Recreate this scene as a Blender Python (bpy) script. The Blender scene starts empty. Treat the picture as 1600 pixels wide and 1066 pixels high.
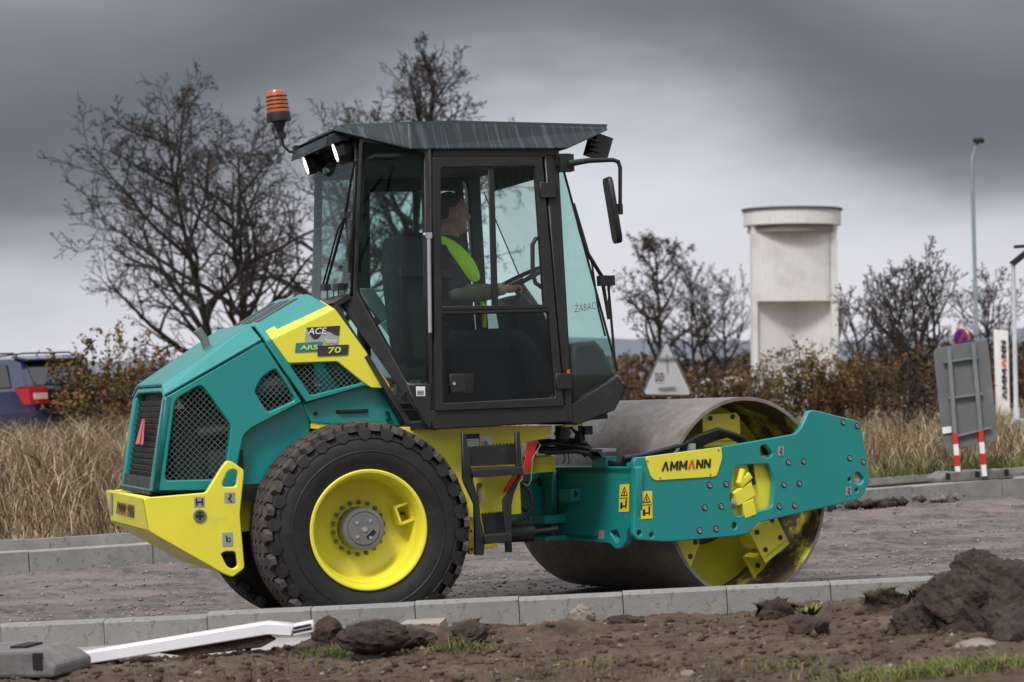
import bpy, bmesh, math, random
import numpy as np
from mathutils import Vector, Matrix
random.seed(7); rng = np.random.default_rng(7)
S = bpy.context.scene; COL = S.collection
PI = math.pi
# ---------------------------------------------------------------- camera
FPX, ROLL, PITCH, CAMH = 3613.9, -.0486, .0157, 1.4122
cam = bpy.data.cameras.new('camera'); camo = bpy.data.objects.new('camera', cam); COL.objects.link(camo)
cam.sensor_width = 36; cam.lens = FPX/1600*36; cam.clip_start = .1; cam.clip_end = 5000
_fw = Vector((0, math.cos(PITCH), math.sin(PITCH))); _u0 = Vector((0, -math.sin(PITCH), math.cos(PITCH))); _r0 = Vector((1, 0, 0))
_rt = math.cos(ROLL)*_r0 + math.sin(ROLL)*_u0; _up = -math.sin(ROLL)*_r0 + math.cos(ROLL)*_u0
CAM = Vector((0, 0, CAMH))
camo.matrix_world = Matrix(((_rt.x, _up.x, -_fw.x, 0), (_rt.y, _up.y, -_fw.y, 0), (_rt.z, _up.z, -_fw.z, CAMH), (0, 0, 0, 1)))
cam.dof.use_dof = True; cam.dof.focus_distance = 13.2; cam.dof.aperture_fstop = 4.0
S.camera = camo
# ---------------------------------------------------------------- sky, sun, exposure
SUN_EL, SUN_AZ = math.radians(52), math.radians(205)     # azimuth clockwise from +Y
def build_world():
    w = bpy.data.worlds.new('World'); S.world = w; w.use_nodes = True
    nt = w.node_tree; N = nt.nodes; L = nt.links; N.clear()
    out = N.new('ShaderNodeOutputWorld'); bg = N.new('ShaderNodeBackground'); L.new(bg.outputs[0], out.inputs[0])
    sky = N.new('ShaderNodeTexSky'); sky.sky_type = 'NISHITA'; sky.sun_disc = False
    sky.sun_elevation = SUN_EL; sky.sun_rotation = SUN_AZ; sky.dust_density = 4; sky.air_density = 1.2
    sc = N.new('ShaderNodeMixRGB'); sc.blend_type = 'MULTIPLY'; sc.inputs[0].default_value = 1; sc.inputs[2].default_value = (.10, .10, .10, 1)
    L.new(sky.outputs[0], sc.inputs[1])
    tc = N.new('ShaderNodeTexCoord')
    sep = N.new('ShaderNodeSeparateXYZ'); L.new(tc.outputs['Generated'], sep.inputs[0])
    def noise(scale, sc3, detail, rough, off=(0, 0, 0)):
        mp = N.new('ShaderNodeMapping'); mp.inputs['Scale'].default_value = sc3; mp.inputs['Location'].default_value = off
        L.new(tc.outputs['Generated'], mp.inputs[0])
        n = N.new('ShaderNodeTexNoise'); n.inputs['Scale'].default_value = scale; n.inputs['Detail'].default_value = detail; n.inputs['Roughness'].default_value = rough
        L.new(mp.outputs[0], n.inputs['Vector']); return n.outputs[0]
    n1 = noise(1.0, (5.5, 5.5, 15), 4, .5, (SKY_OFF))
    n2 = noise(1.0, (7, 7, 60), 4, .55, (1.1, 4.2, .3))
    # elevation (sine) bent by the cloud noise, then a stratus profile
    def math_(op, a, b):
        m = N.new('ShaderNodeMath'); m.operation = op
        for i, v in enumerate((a, b)):
            if isinstance(v, (int, float)): m.inputs[i].default_value = v
            else: L.new(v, m.inputs[i])
        return m.outputs[0]
    az = math_('ARCTAN2', sep.outputs[0], sep.outputs[1])                     # cloud billows, repeated all round the sky
    bil = math_('MULTIPLY', math_('SUBTRACT', 1.0, math_('COSINE', math_('MULTIPLY', az, 14.0), 0)), .42)
    e = math_('MULTIPLY', sep.outputs[2], math_('ADD', bil, 1.0))
    e = math_('ADD', e, math_('MULTIPLY', math_('SUBTRACT', n1, .5), .15))
    e = math_('ADD', e, math_('MULTIPLY', math_('SUBTRACT', n2, .5), .022))
    cr = N.new('ShaderNodeValToRGB'); L.new(e, cr.inputs[0])
    R = cr.color_ramp; R.interpolation = 'B_SPLINE'
    pts = [(0, (.45, .44, .475)), (.05, (.415, .415, .45)), (.10, (.29, .30, .33)), (.15, (.105, .112, .128)), (.22, (.040, .044, .052)), (.36, (.20, .21, .23)), (.60, (.50, .51, .53)), (1, (.74, .75, .78))]
    R.elements[0].position = 0; R.elements[0].color = (*pts[0][1], 1)
    R.elements[1].position = 1; R.elements[1].color = (*pts[-1][1], 1)
    for p, c in pts[1:-1]:
        el = R.elements.new(p); el.color = (*c, 1)
    mx = N.new('ShaderNodeMixRGB'); mx.inputs[0].default_value = .93
    L.new(sc.outputs[0], mx.inputs[1]); L.new(cr.outputs[0], mx.inputs[2])
    L.new(mx.outputs[0], bg.inputs[0]); bg.inputs[1].default_value = 1.0
SKY_OFF = (3.7, 1.2, 0.4)
build_world()
sl = bpy.data.lights.new('sun', 'SUN'); sl.energy = 1.5; sl.angle = math.radians(14); sl.color = (1, .96, .9)
slo = bpy.data.objects.new('sun', sl); COL.objects.link(slo)
_sd = Vector((math.sin(SUN_AZ)*math.cos(SUN_EL), math.cos(SUN_AZ)*math.cos(SUN_EL), math.sin(SUN_EL)))
slo.rotation_euler = _sd.to_track_quat('Z', 'Y').to_euler(); slo.location = (0, 0, 30)
S.view_settings.view_transform = 'Standard'; S.view_settings.look = 'None'; S.view_settings.exposure = 0.85; S.view_settings.gamma = 1
# ---------------------------------------------------------------- photo pixel -> place
def ray(px, py): return _fw*FPX + _rt*(px-800) - _up*(py-533)
def hit(px, py, P0, Nn):
    d = ray(px, py); return CAM + d*((Vector(P0)-CAM).dot(Nn)/d.dot(Nn))
def gz(px, py, z=0): return hit(px, py, (0, 0, z), Vector((0, 0, 1)))
def gy(px, py, y): return hit(px, py, (0, y, 0), Vector((0, 1, 0)))
class Frame:
    def __init__(s, x, y, t):
        s.O = Vector((x, y, 0)); s.H = Vector((math.cos(t), math.sin(t), 0)); s.A = Vector((-math.sin(t), math.cos(t), 0)); s.t = t
        s.M = Matrix.Translation(s.O) @ Matrix.Rotation(t, 4, 'Z'); s.I = s.M.inverted()
    def y(s, p, y): return s.I @ hit(p[0], p[1], s.O+s.A*y, s.A)          # pixel -> local point on plane y
    def x(s, p, x): return s.I @ hit(p[0], p[1], s.O+s.H*x, s.H)
    def z(s, p, z): return s.I @ gz(p[0], p[1], z)
    def pl(s, p, a, b):                                                     # on the vertical plane through plan points a, b
        n = Vector((b[1]-a[1], a[0]-b[0], 0)).normalized()
        return s.I @ hit(p[0], p[1], s.M @ Vector((a[0], a[1], 0)), s.M.to_3x3() @ n)
    def pl3(s, p, P0, n):
        return s.I @ hit(p[0], p[1], s.M @ Vector(P0), s.M.to_3x3() @ Vector(n))
RF = Frame(-1.1196, 13.6333, .3324); FF = Frame(.9269, 14.7655, .5710)
def zm(ox, oy, s): return lambda *uv: [(ox+u/s, oy+v/s) for u, v in uv]
z1 = zm(160, 440, 3.2); z2 = zm(160, 680, 2.6667); z3 = zm(400, 120, 2.6667); z4 = zm(480, 400, 3.0769); z5 = zm(640, 640, 4.3243); z6 = zm(820, 600, 2.857)
# ---------------------------------------------------------------- materials
def lin(c): return tuple(((v/255)/12.92 if v/255 <= .04045 else ((v/255+.055)/1.055)**2.4) for v in c)
MATS = {}
def mat(name, col, rough=.5, metal=0, var=.12, vscale=6, dirt=None, dscale=3, dlo=.55, dhi=.7, bump=0, bscale=60, coat=0, spec=.5, emit=None, estr=1, streak=None, dvec=None, bdist=.01):
    if name in MATS: return MATS[name]
    m = bpy.data.materials.new(name); m.use_nodes = True; nt = m.node_tree; N = nt.nodes; L = nt.links
    b = N['Principled BSDF']; b.inputs['Roughness'].default_value = rough; b.inputs['Metallic'].default_value = metal
    b.inputs['Specular IOR Level'].default_value = spec; b.inputs['Coat Weight'].default_value = coat
    tc = N.new('ShaderNodeTexCoord')
    def noise(scale, det=5, ro=.6, sc3=None):
        n = N.new('ShaderNodeTexNoise'); n.inputs['Scale'].default_value = scale; n.inputs['Detail'].default_value = det; n.inputs['Roughness'].default_value = ro
        if sc3:
            mp = N.new('ShaderNodeMapping'); mp.inputs['Scale'].default_value = sc3; L.new(tc.outputs['Object'], mp.inputs[0]); L.new(mp.outputs[0], n.inputs['Vector'])
        else: L.new(tc.outputs['Object'], n.inputs['Vector'])
        return n.outputs[0]
    def ramp(src, a, ca, b_, cb):
        r = N.new('ShaderNodeValToRGB'); L.new(src, r.inputs[0]); r.color_ramp.elements[0].position = a; r.color_ramp.elements[0].color = (*ca, 1); r.color_ramp.elements[1].position = b_; r.color_ramp.elements[1].color = (*cb, 1); return r.outputs[0]
    c = ramp(noise(vscale), .3, tuple(v*(1-var) for v in col), .7, tuple(min(1, v*(1+var)) for v in col))
    def mix(c, c2, f):
        x = N.new('ShaderNodeMixRGB'); L.new(f, x.inputs[0]); L.new(c, x.inputs[1]); x.inputs[2].default_value = (*c2, 1); return x.outputs[0]
    if dirt: c = mix(c, dirt, ramp(noise(dscale, 8, .7, dvec), dlo, (0, 0, 0), dhi, (1, 1, 1)))
    if streak: c = mix(c, streak, ramp(noise(1, 3, .6, (55, 1.5, 1.6)), .50, (0, 0, 0), .78, (.75, .75, .75)))
    L.new(c, b.inputs['Base Color'])
    if bump:
        bp = N.new('ShaderNodeBump'); bp.inputs['Strength'].default_value = bump; bp.inputs['Distance'].default_value = bdist; L.new(noise(bscale, 6, .65), bp.inputs['Height']); L.new(bp.outputs[0], b.inputs['Normal'])
    if rough > .15: L.new(ramp(noise(vscale*2.3), .3, (rough*.8,)*3, .7, (min(1, rough*1.2),)*3), b.inputs['Roughness'])
    if emit: b.inputs['Emission Color'].default_value = (*emit, 1); b.inputs['Emission Strength'].default_value = estr
    MATS[name] = m; return m
def glass(name, tint, rough=.02, base=.04):
    m = bpy.data.materials.new(name); m.use_nodes = True; nt = m.node_tree; N = nt.nodes; L = nt.links; N.remove(N['Principled BSDF'])
    t = N.new('ShaderNodeBsdfTransparent'); t.inputs[0].default_value = (*tint, 1)
    g = N.new('ShaderNodeBsdfGlossy'); g.inputs['Roughness'].default_value = rough
    lw = N.new('ShaderNodeLayerWeight'); lw.inputs[0].default_value = .5       # facing term, Schlick curve
    pw = N.new('ShaderNodeMath'); pw.operation = 'POWER'; L.new(lw.outputs['Facing'], pw.inputs[0]); pw.inputs[1].default_value = 5
    fr = N.new('ShaderNodeMath'); fr.operation = 'MULTIPLY_ADD'; L.new(pw.outputs[0], fr.inputs[0]); fr.inputs[1].default_value = .9; fr.inputs[2].default_value = base
    mx = N.new('ShaderNodeMixShader'); L.new(fr.outputs[0], mx.inputs[0]); L.new(t.outputs[0], mx.inputs[1]); L.new(g.outputs[0], mx.inputs[2]); L.new(mx.outputs[0], N['Material Output'].inputs[0])
    MATS[name] = m; return m
TEAL = (.007, .235, .225); YEL = (.78, .71, .050); DUST = (.25, .2, .14)
mat('teal', TEAL, .38, var=.05, vscale=3, dirt=(.05, .22, .2), dscale=5, dlo=.6, dhi=.85, coat=.25)
mat('yellow', YEL, .42, var=.05, vscale=3, dirt=(.55, .46, .06), dscale=5, dlo=.58, dhi=.9, coat=.2)
mat('drum_yellow', YEL, .6, var=.1, dirt=(.075, .055, .038), dscale=3.5, dlo=.36, dhi=.50)  # heavy brown dirt that also paints in the shadow inside the drum
mat('black_paint', (.017, .0165, .017), .42, var=.25, dirt=(.045, .042, .04), dscale=6, dlo=.6, dhi=.85)
mat('black_plastic', (.012, .012, .013), .5, var=.3)
mat('dark', (.006, .006, .007), .7)
mat('rubber', (.011, .0105, .0105), .6, var=.35, dirt=(.026, .023, .021), dscale=7, dlo=.5, dhi=.75, bump=.15, bscale=40)
mat('tread', (.040, .035, .033), .85, var=.4, vscale=18, dirt=(.085, .070, .060), dscale=9, dlo=.42, dhi=.62, bump=.5, bscale=50)
mat('steel_drum', (.23, .21, .195), .62, metal=.3, var=.2, vscale=14, dirt=(.15, .125, .11), dscale=4, dlo=.42, dhi=.7, bump=.25, bscale=70)
mat('hub_grey', (.16, .16, .165), .45, var=.15)
mat('bolt', (.30, .30, .32), .35, metal=.7)
mat('bolt_dark', (.02, .02, .022), .4)
mat('galv', (.42, .43, .45), .45, metal=.5)
mat('wire_mesh', (.13, .20, .19), .5, metal=.3)
mat('engine_grey', (.03, .03, .032), .6)
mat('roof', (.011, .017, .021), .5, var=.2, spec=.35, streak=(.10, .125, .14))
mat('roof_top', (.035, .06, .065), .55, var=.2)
mat('red', (.62, .02, .015), .4)
mat('logo_black', (.01, .01, .012), .5)
mat('logo_red', (.75, .06, .03), .5)
mat('faded_red', (.62, .13, .13), .6)
mat('white', (.75, .75, .75), .5, var=.05)
mat('label_grey', (.30, .30, .31), .5)
mat('logo_teal', (.02, .20, .20), .5)
mat('logo_lime', (.6, .72, .06), .5)
mat('decal_dark', (.035, .032, .032), .5)
mat('decal_grey', (.36, .37, .39), .5)
mat('sign_yellow', (.80, .62, .02), .5)
mat('amber_dark', (.20, .038, .010), .3)
mat('amber', (.40, .075, .012), .25, var=.2, coat=.5)
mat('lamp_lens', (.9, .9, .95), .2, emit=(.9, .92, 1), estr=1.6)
mat('trim_grey', (.20, .26, .26), .55)
glass('glass', (.85, .965, .94), base=.02); glass('glass_dark', (.55, .61, .60), base=.015); glass('glass_clear', (.94, .97, .965), base=.02); glass('glass_quarter', (.74, .85, .83), base=.015)
# ---------------------------------------------------------------- mesh helpers
class MB:
    def __init__(s): s.v = []; s.f = []
    def add(s, v, f):
        o = len(s.v); s.v += [tuple(p) for p in v]; s.f += [tuple(i+o for i in q) for q in f]; return s
    def box(s, a, b):
        x0, y0, z0 = a; x1, y1, z1_ = b
        return s.add([(x0, y0, z0), (x1, y0, z0), (x1, y1, z0), (x0, y1, z0), (x0, y0, z1_), (x1, y0, z1_), (x1, y1, z1_), (x0, y1, z1_)],
              [(0, 3, 2, 1), (4, 5, 6, 7), (0, 1, 5, 4), (1, 2, 6, 5), (2, 3, 7, 6), (3, 0, 4, 7)])
    def obox(s, c, ax, hs):
        c = Vector(c); ax = [Vector(a).normalized()*h for a, h in zip(ax, hs)]
        v = [c+ax[0]*i+ax[1]*j+ax[2]*k for k in (-1, 1) for j, i in ((-1, -1), (-1, 1), (1, 1), (1, -1))]
        return s.add(v, [(0, 3, 2, 1), (4, 5, 6, 7), (0, 1, 5, 4), (1, 2, 6, 5), (2, 3, 7, 6), (3, 0, 4, 7)])
    def beam(s, a, b, w, h=None, up=(0, 0, 1)):
        a = Vector(a); b = Vector(b); d = b-a; h = h or w; u = Vector(up); sx = d.cross(u)
        if sx.length < 1e-6: sx = d.cross(Vector((0, 1, 0)))
        sx.normalize(); uu = sx.cross(d).normalized()
        return s.obox((a+b)/2, (d, sx, uu), (d.length/2, w/2, h/2))
    def tube(s, pts, r, n=8, cap=True):
        pts = [Vector(p) for p in pts]; m = len(pts); rs = r if isinstance(r, (list, tuple)) else [r]*m
        o = len(s.v); ref = None
        for i, p in enumerate(pts):
            d = (pts[min(i+1, m-1)]-pts[max(i-1, 0)]).normalized()
            if ref is None: ref = d.orthogonal().normalized()
            ref = (ref-d*ref.dot(d)).normalized(); q = d.cross(ref)
            for k in range(n):
                a = 2*PI*k/n; s.v.append(tuple(p+(ref*math.cos(a)+q*math.sin(a))*rs[i]))
        for i in range(m-1):
            for k in range(n):
                s.f.append((o+i*n+k, o+i*n+(k+1) % n, o+(i+1)*n+(k+1) % n, o+(i+1)*n+k))
        if cap:
            s.f.append(tuple(o+k for k in reversed(range(n)))); s.f.append(tuple(o+(m-1)*n+k for k in range(n)))
        return s
    def cyl(s, a, b, r, n=16, r2=None): return s.tube([a, b], [r, r if r2 is None else r2], n)
    def lathe(s, prof, O, A, n=48, closed=False):
        # prof: (axial, radius)
        A = Vector(A).normalized(); O = Vector(O); u = A.orthogonal().normalized(); w = A.cross(u); o = len(s.v); m = len(prof)
        for a, r in prof:
            for k in range(n):
                t = 2*PI*k/n; s.v.append(tuple(O+A*a+(u*math.cos(t)+w*math.sin(t))*r))
        for i in range(m if closed else m-1):
            j = (i+1) % m
            for k in range(n): s.f.append((o+i*n+k, o+i*n+(k+1) % n, o+j*n+(k+1) % n, o+j*n+k))
        return s
    def mesh(s, name, smooth=None):
        me = bpy.data.meshes.new(name); me.from_pydata(s.v, [], s.f); me.update()
        bm = bmesh.new(); bm.from_mesh(me); bmesh.ops.recalc_face_normals(bm, faces=bm.faces); bm.to_mesh(me); bm.free()
        if smooth: shade(me, smooth)
        return me
def shade(me, ang=35):
    me.polygons.foreach_set('use_smooth', [True]*len(me.polygons)); me.set_sharp_from_angle(angle=math.radians(ang))
def npmesh(name, v, f):
    me = bpy.data.meshes.new(name); v = np.asarray(v, dtype=np.float32); f = np.asarray(f, dtype=np.int32)
    k = f.shape[1]; me.vertices.add(len(v)); me.vertices.foreach_set('co', v.ravel()); me.loops.add(f.size); me.loops.foreach_set('vertex_index', f.ravel())
    me.polygons.add(len(f)); me.polygons.foreach_set('loop_start', np.arange(0, f.size, k, dtype=np.int32)); me.update(calc_edges=True); return me
def poly_mesh(name, outer, holes=(), thick=.02, bevel=.004, W=None, center=0):
    """flat plate with holes from coplanar 3D points; grows from the given plane away from W (W = visible side)"""
    outer = [Vector(p) for p in outer]; O = outer[0]
    n = Vector((0, 0, 0))
    for i in range(len(outer)): n += (outer[i]-O).cross(outer[(i+1) % len(outer)]-O)
    n.normalize()
    if W is not None and n.dot(Vector(W)) < 0: n = -n
    U = n.orthogonal().normalized(); V = n.cross(U)
    cu = bpy.data.curves.new(name, 'CURVE'); cu.dimensions = '2D'; cu.fill_mode = 'BOTH'; bevel = min(bevel, thick*.45)
    cu.extrude = max(thick/2-bevel, 1e-5); cu.bevel_depth = bevel; cu.bevel_resolution = 1; cu.offset = -bevel
    for lp in [outer]+[list(h) for h in holes]:
        sp = cu.splines.new('POLY'); sp.points.add(len(lp)-1); sp.use_cyclic_u = True
        for q, p in zip(sp.points, lp):
            d = Vector(p)-O; q.co = (d.dot(U), d.dot(V), 0, 1)
    ob = bpy.data.objects.new('tmp', cu); me = ob.to_mesh().copy(); me.name = name
    bpy.data.objects.remove(ob); bpy.data.curves.remove(cu)
    M = Matrix((( U.x, V.x, n.x, 0), (U.y, V.y, n.y, 0), (U.z, V.z, n.z, 0), (0, 0, 0, 1)))
    me.transform(Matrix.Translation(O-n*(thick/2)*(0 if center else 1)) @ M); me.update()
    return me
def rnd(pts, r=.02, n=4):
    """round the corners of a 3D polygon"""
    out = []; m = len(pts); pts = [Vector(p) for p in pts]
    for i in range(m):
        p, a, b = pts[i], pts[i-1], pts[(i+1) % m]
        da, db = a-p, b-p; k = min(r, da.length*.45, db.length*.45)
        A_, B_ = p+da.normalized()*k, p+db.normalized()*k
        for j in range(n+1):
            t = j/n; out.append(A_*(1-t)**2+p*2*t*(1-t)+B_*t*t)
    return out
def link(name, me, m, parent=None, M=None):
    o = bpy.data.objects.new(name, me); COL.objects.link(o)
    if m and not me.materials: me.materials.append(MATS[m] if isinstance(m, str) else m)
    if parent is not None: o.parent = parent
    if M is not None: o.matrix_local = M
    return o
def obj(name, mb, m, parent=None, M=None, smooth=None): return link(name, mb.mesh(name, smooth), m, parent, M)
def tag(o, label, cat, group=None, kind=None):
    o['label'] = label; o['category'] = cat
    if group: o['group'] = group
    if kind: o['kind'] = kind
    return o
def empty(name, loc=(0, 0, 0), rz=0):
    o = bpy.data.objects.new(name, None); COL.objects.link(o); o.location = loc; o.rotation_euler = (0, 0, rz); o.empty_display_size = .2; return o
def struct(o): o['kind'] = 'structure'; return o
def text_mesh(txt, name='lettering', offset=.0):
    cu = bpy.data.curves.new(name, 'FONT'); cu.body = txt; cu.fill_mode = 'FRONT'; cu.offset = offset; cu.resolution_u = 3
    ob = bpy.data.objects.new('tmp', cu); me = ob.to_mesh().copy(); me.name = name; bpy.data.objects.remove(ob); bpy.data.curves.remove(cu); return me
def fit_mesh(me, O, U, V, lift=(0, 0, 0)):
    """map a flat mesh's bounding box onto the parallelogram O, O+U, O+V"""
    n = len(me.vertices); a = np.zeros(n*3, np.float32); me.vertices.foreach_get('co', a); a = a.reshape(-1, 3)
    lo = a[:, :2].min(0); hi = a[:, :2].max(0); k = (a[:, :2]-lo)/(hi-lo)
    P = np.array(O)+k[:, :1]*np.array(U)+k[:, 1:]*np.array(V)+np.array(lift)
    me.vertices.foreach_set('co', P.astype(np.float32).ravel()); me.update(); return me
GL = dict(A=[(0, 0), (.36, 1), (.64, 1), (1, 0), (.73, 0), (.5, .70), (.27, 0)],
          M=[(0, 0), (0, 1), (.25, 1), (.5, .48), (.75, 1), (1, 1), (1, 0), (.76, 0), (.76, .58), (.57, .18), (.43, .18), (.24, .58), (.24, 0)],
          N=[(0, 0), (0, 1), (.28, 1), (.73, .40), (.73, 1), (1, 1), (1, 0), (.72, 0), (.27, .60), (.27, 0)])
def logo(parent, O, U, V, W, red='logo_red', M=None, black='logo_black'):
    O, U, V, W = map(Vector, (O, U, V, W)); ws = [1.0, 1.12, 1.12, 1.0, .95, .95]; gap = .12; tot = sum(ws)+gap*5; x = 0
    for i, ch in enumerate('AMMANN'):
        mb = MB(); pts = [O+U*((x+p[0]*ws[i])/tot)+V*p[1]+W*.0025 for p in GL[ch]]; mb.add(pts, [tuple(range(len(pts)))]); x += ws[i]+gap
        me = bpy.data.meshes.new('letter'); me.from_pydata(mb.v, [], mb.f); me.update()
        bm = bmesh.new(); bm.from_mesh(me); bmesh.ops.triangulate(bm, faces=bm.faces); bm.to_mesh(me); bm.free()
        link('letter', me, red if i == 3 else black, parent, M)
def decal(name, pts, m, parent, lift, M=None):
    mb = MB(); mb.add([Vector(p)+Vector(lift) for p in pts], [tuple(range(len(pts)))]); return obj(name, mb, m, parent, M)
# noise for heightfields
def vnoise(x, y, seed=0):
    xi = np.floor(x).astype(np.int64); yi = np.floor(y).astype(np.int64); xf = x-xi; yf = y-yi
    def h(a, b):
        n = (a*374761393+b*668265263+seed*974634777) & 0xffffffff
        n = ((n ^ (n >> 13))*1274126177) & 0xffffffff
        return ((n ^ (n >> 16)) & 0xffff)/65535.
    u = xf*xf*(3-2*xf); v = yf*yf*(3-2*yf)
    return (h(xi, yi)*(1-u)+h(xi+1, yi)*u)*(1-v)+(h(xi, yi+1)*(1-u)+h(xi+1, yi+1)*u)*v
def fbm(x, y, oct=5, seed=0, gain=.5):
    a = 1; s = 0; t = 0
    for i in range(oct): s = s+a*(vnoise(x*2**i, y*2**i, seed+i)-.5); t += a; a *= gain
    return s/t
def grid_mesh(name, xs, ys, Z):
    X, Y = np.meshgrid(xs, ys); nx, ny = len(xs), len(ys); v = np.stack([X, Y, Z], -1).reshape(-1, 3)
    i = np.arange(nx*ny).reshape(ny, nx); f = np.stack([i[:-1, :-1], i[:-1, 1:], i[1:, 1:], i[1:, :-1]], -1).reshape(-1, 4)
    me = npmesh(name, v, f); me.polygons.foreach_set('use_smooth', [True]*len(me.polygons)); return me
def sst(a, b, x): t = np.clip((x-a)/(b-a), 0, 1); return t*t*(3-2*t)
# ================================================================ setting
mat('gravel', (.098, .088, .083), .95, var=.6, vscale=9, dirt=(.19, .155, .142), dscale=1, dlo=.45, dhi=.58, bump=1, bscale=45, dvec=(.5, 2.6, 1), bdist=.02)
mat('pebble', (.21, .185, .17), .9, var=.5, vscale=1.5)
mat('soil', (.075, .043, .026), .95, var=.55, vscale=9, dirt=(.15, .10, .068), dscale=2.2, dlo=.5, dhi=.66, bump=1, bscale=45, bdist=.02)
mat('clod', (.040, .025, .018), .97, var=.5, vscale=14, dirt=(.075, .05, .034), dscale=9, dlo=.5, dhi=.62, bump=1, bscale=38, bdist=.03)
mat('stone', (.20, .17, .145), .9, var=.35, vscale=8, bump=.6, bscale=30)
mat('concrete', (.225, .222, .216), .88, var=.18, vscale=5, dirt=(.085, .08, .078), dscale=22, dlo=.55, dhi=.70, bump=.4, bscale=80)
mat('concrete_light', (.30, .285, .27), .9, var=.12, vscale=4, dirt=(.30, .26, .22), dscale=3, dlo=.5, dhi=.7, bump=.4, bscale=60)
mat('verge', (.20, .145, .075), .95, var=.4, vscale=3, dirt=(.09, .075, .035), dscale=2, dlo=.5, dhi=.65, bump=.8, bscale=20)
mat('field', (.14, .11, .06), .95, var=.3, vscale=.2)
mat('hill', (.11, .12, .15), 1, var=.2, vscale=.02)  # bluish tone of distant haze put into the base colour
KX = np.array([-30, -14, -4.2, -2.86, 3, 5.2, 14, 40.]); KY = np.array([13.6, 17.0, 19.1, 19.45, 22.0, 23.2, 27.2, 38.])
def yk(x): return np.interp(x, KX, KY)
# far ground
ys = np.concatenate([np.linspace(-30, 60, 19), np.geomspace(75, 3500, 14)]); xs = np.concatenate([-np.geomspace(3000, 40, 10), np.linspace(-30, 30, 13), np.geomspace(40, 3000, 10)])
X, Y = np.meshgrid(xs, ys); struct(link('ground', grid_mesh('ground', xs, ys, -.35+.6*sst(45, 75, Y)), 'field'))
# ridge far behind
xs = np.linspace(-900, 900, 120); ys = np.linspace(850, 1250, 9); X, Y = np.meshgrid(xs, ys)
Z = (16-X*.012+14*fbm(X*.006, Y*.004, 4, 3))*np.sin(np.clip((Y-850)/400, 0, 1)*PI)**.8
struct(link('hills', grid_mesh('hills', xs, ys, Z), 'hill'))
# road bed of crushed stone
def road_z(X, Y):
    t = yk(X)-Y
    z = .045*fbm(X*.35, t*4.5, 4, 11)+.022*fbm(X*1.1+3, t*2.2, 4, 5)+.014*fbm(X*9, Y*9, 3, 9)+.012*fbm(X*30, Y*30, 2, 21)
    z = z-.035*np.exp(-((t-1.6)/.16)**2)+.03*np.exp(-((t-1.95)/.12)**2)-.03*np.exp(-((t-3.1)/.18)**2)+.025*np.exp(-((t-3.5)/.15)**2)+.02*np.exp(-((t-.8)/.2)**2)
    wk = np.exp(-(((X+1.0)/1.3)**2+((Y-13.3)/1.2)**2))+np.exp(-(((X-1.0)/1.5)**2+((Y-14.6)/1.4)**2))
    return z*(1-np.clip(wk*1.2, 0, .85))*1.7-.016
xs = np.concatenate([np.linspace(-16, -6.1, 40), np.linspace(-6, 8, 520), np.linspace(8.1, 20, 40)]); ys = np.linspace(11.15, 30, 560)
X, Y = np.meshgrid(xs, ys); Z = road_z(X, Y); Z = np.where(Y > yk(X)+.1, -.15, Z)
struct(link('road', grid_mesh('road', xs, ys, Z), 'gravel'))
# loose stones on the road bed
def scatter_rocks(name, P, R, seed, mname, squash=.6):
    r = np.random.default_rng(seed); ico = np.array([(1, 0, 0), (-1, 0, 0), (0, 1, 0), (0, -1, 0), (0, 0, 1), (0, 0, -1)], float)
    F = np.array([(0, 2, 4), (2, 1, 4), (1, 3, 4), (3, 0, 4), (2, 0, 5), (1, 2, 5), (3, 1, 5), (0, 3, 5)])
    n = len(P); v = ico[None]*(1+.5*(r.random((n, 6, 1))-.5))*R[:, None, None]
    a = r.random(n)*2*PI; c, s = np.cos(a), np.sin(a); b = (r.random(n)-.5)*1.6; cb, sb = np.cos(b), np.sin(b)
    x, y, z = v[..., 0]*1.2, v[..., 1], v[..., 2]*squash
    y, z = y*cb[:, None]-z*sb[:, None], y*sb[:, None]+z*cb[:, None]
    x, y = x*c[:, None]-y*s[:, None], x*s[:, None]+y*c[:, None]
    V = np.stack([x, y, z], -1)+P[:, None]; f = (F[None]+np.arange(n)[:, None, None]*6).reshape(-1, 3)
    return link(name, npmesh(name, V.reshape(-1, 3), f), mname)
n = 15000; px = rng.uniform(-6, 8, n); py = 11.25+(rng.random(n)**1.1)*(yk(px)-11.3); R = .006+.016*rng.random(n)**3
P = np.stack([px, py, road_z(px, py)+R*.2], -1)
o = scatter_rocks('loose_gravel', P, R, 3, 'pebble'); tag(o, 'loose crushed gravel strewn over the unfinished road bed', 'gravel', kind='stuff')
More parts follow.
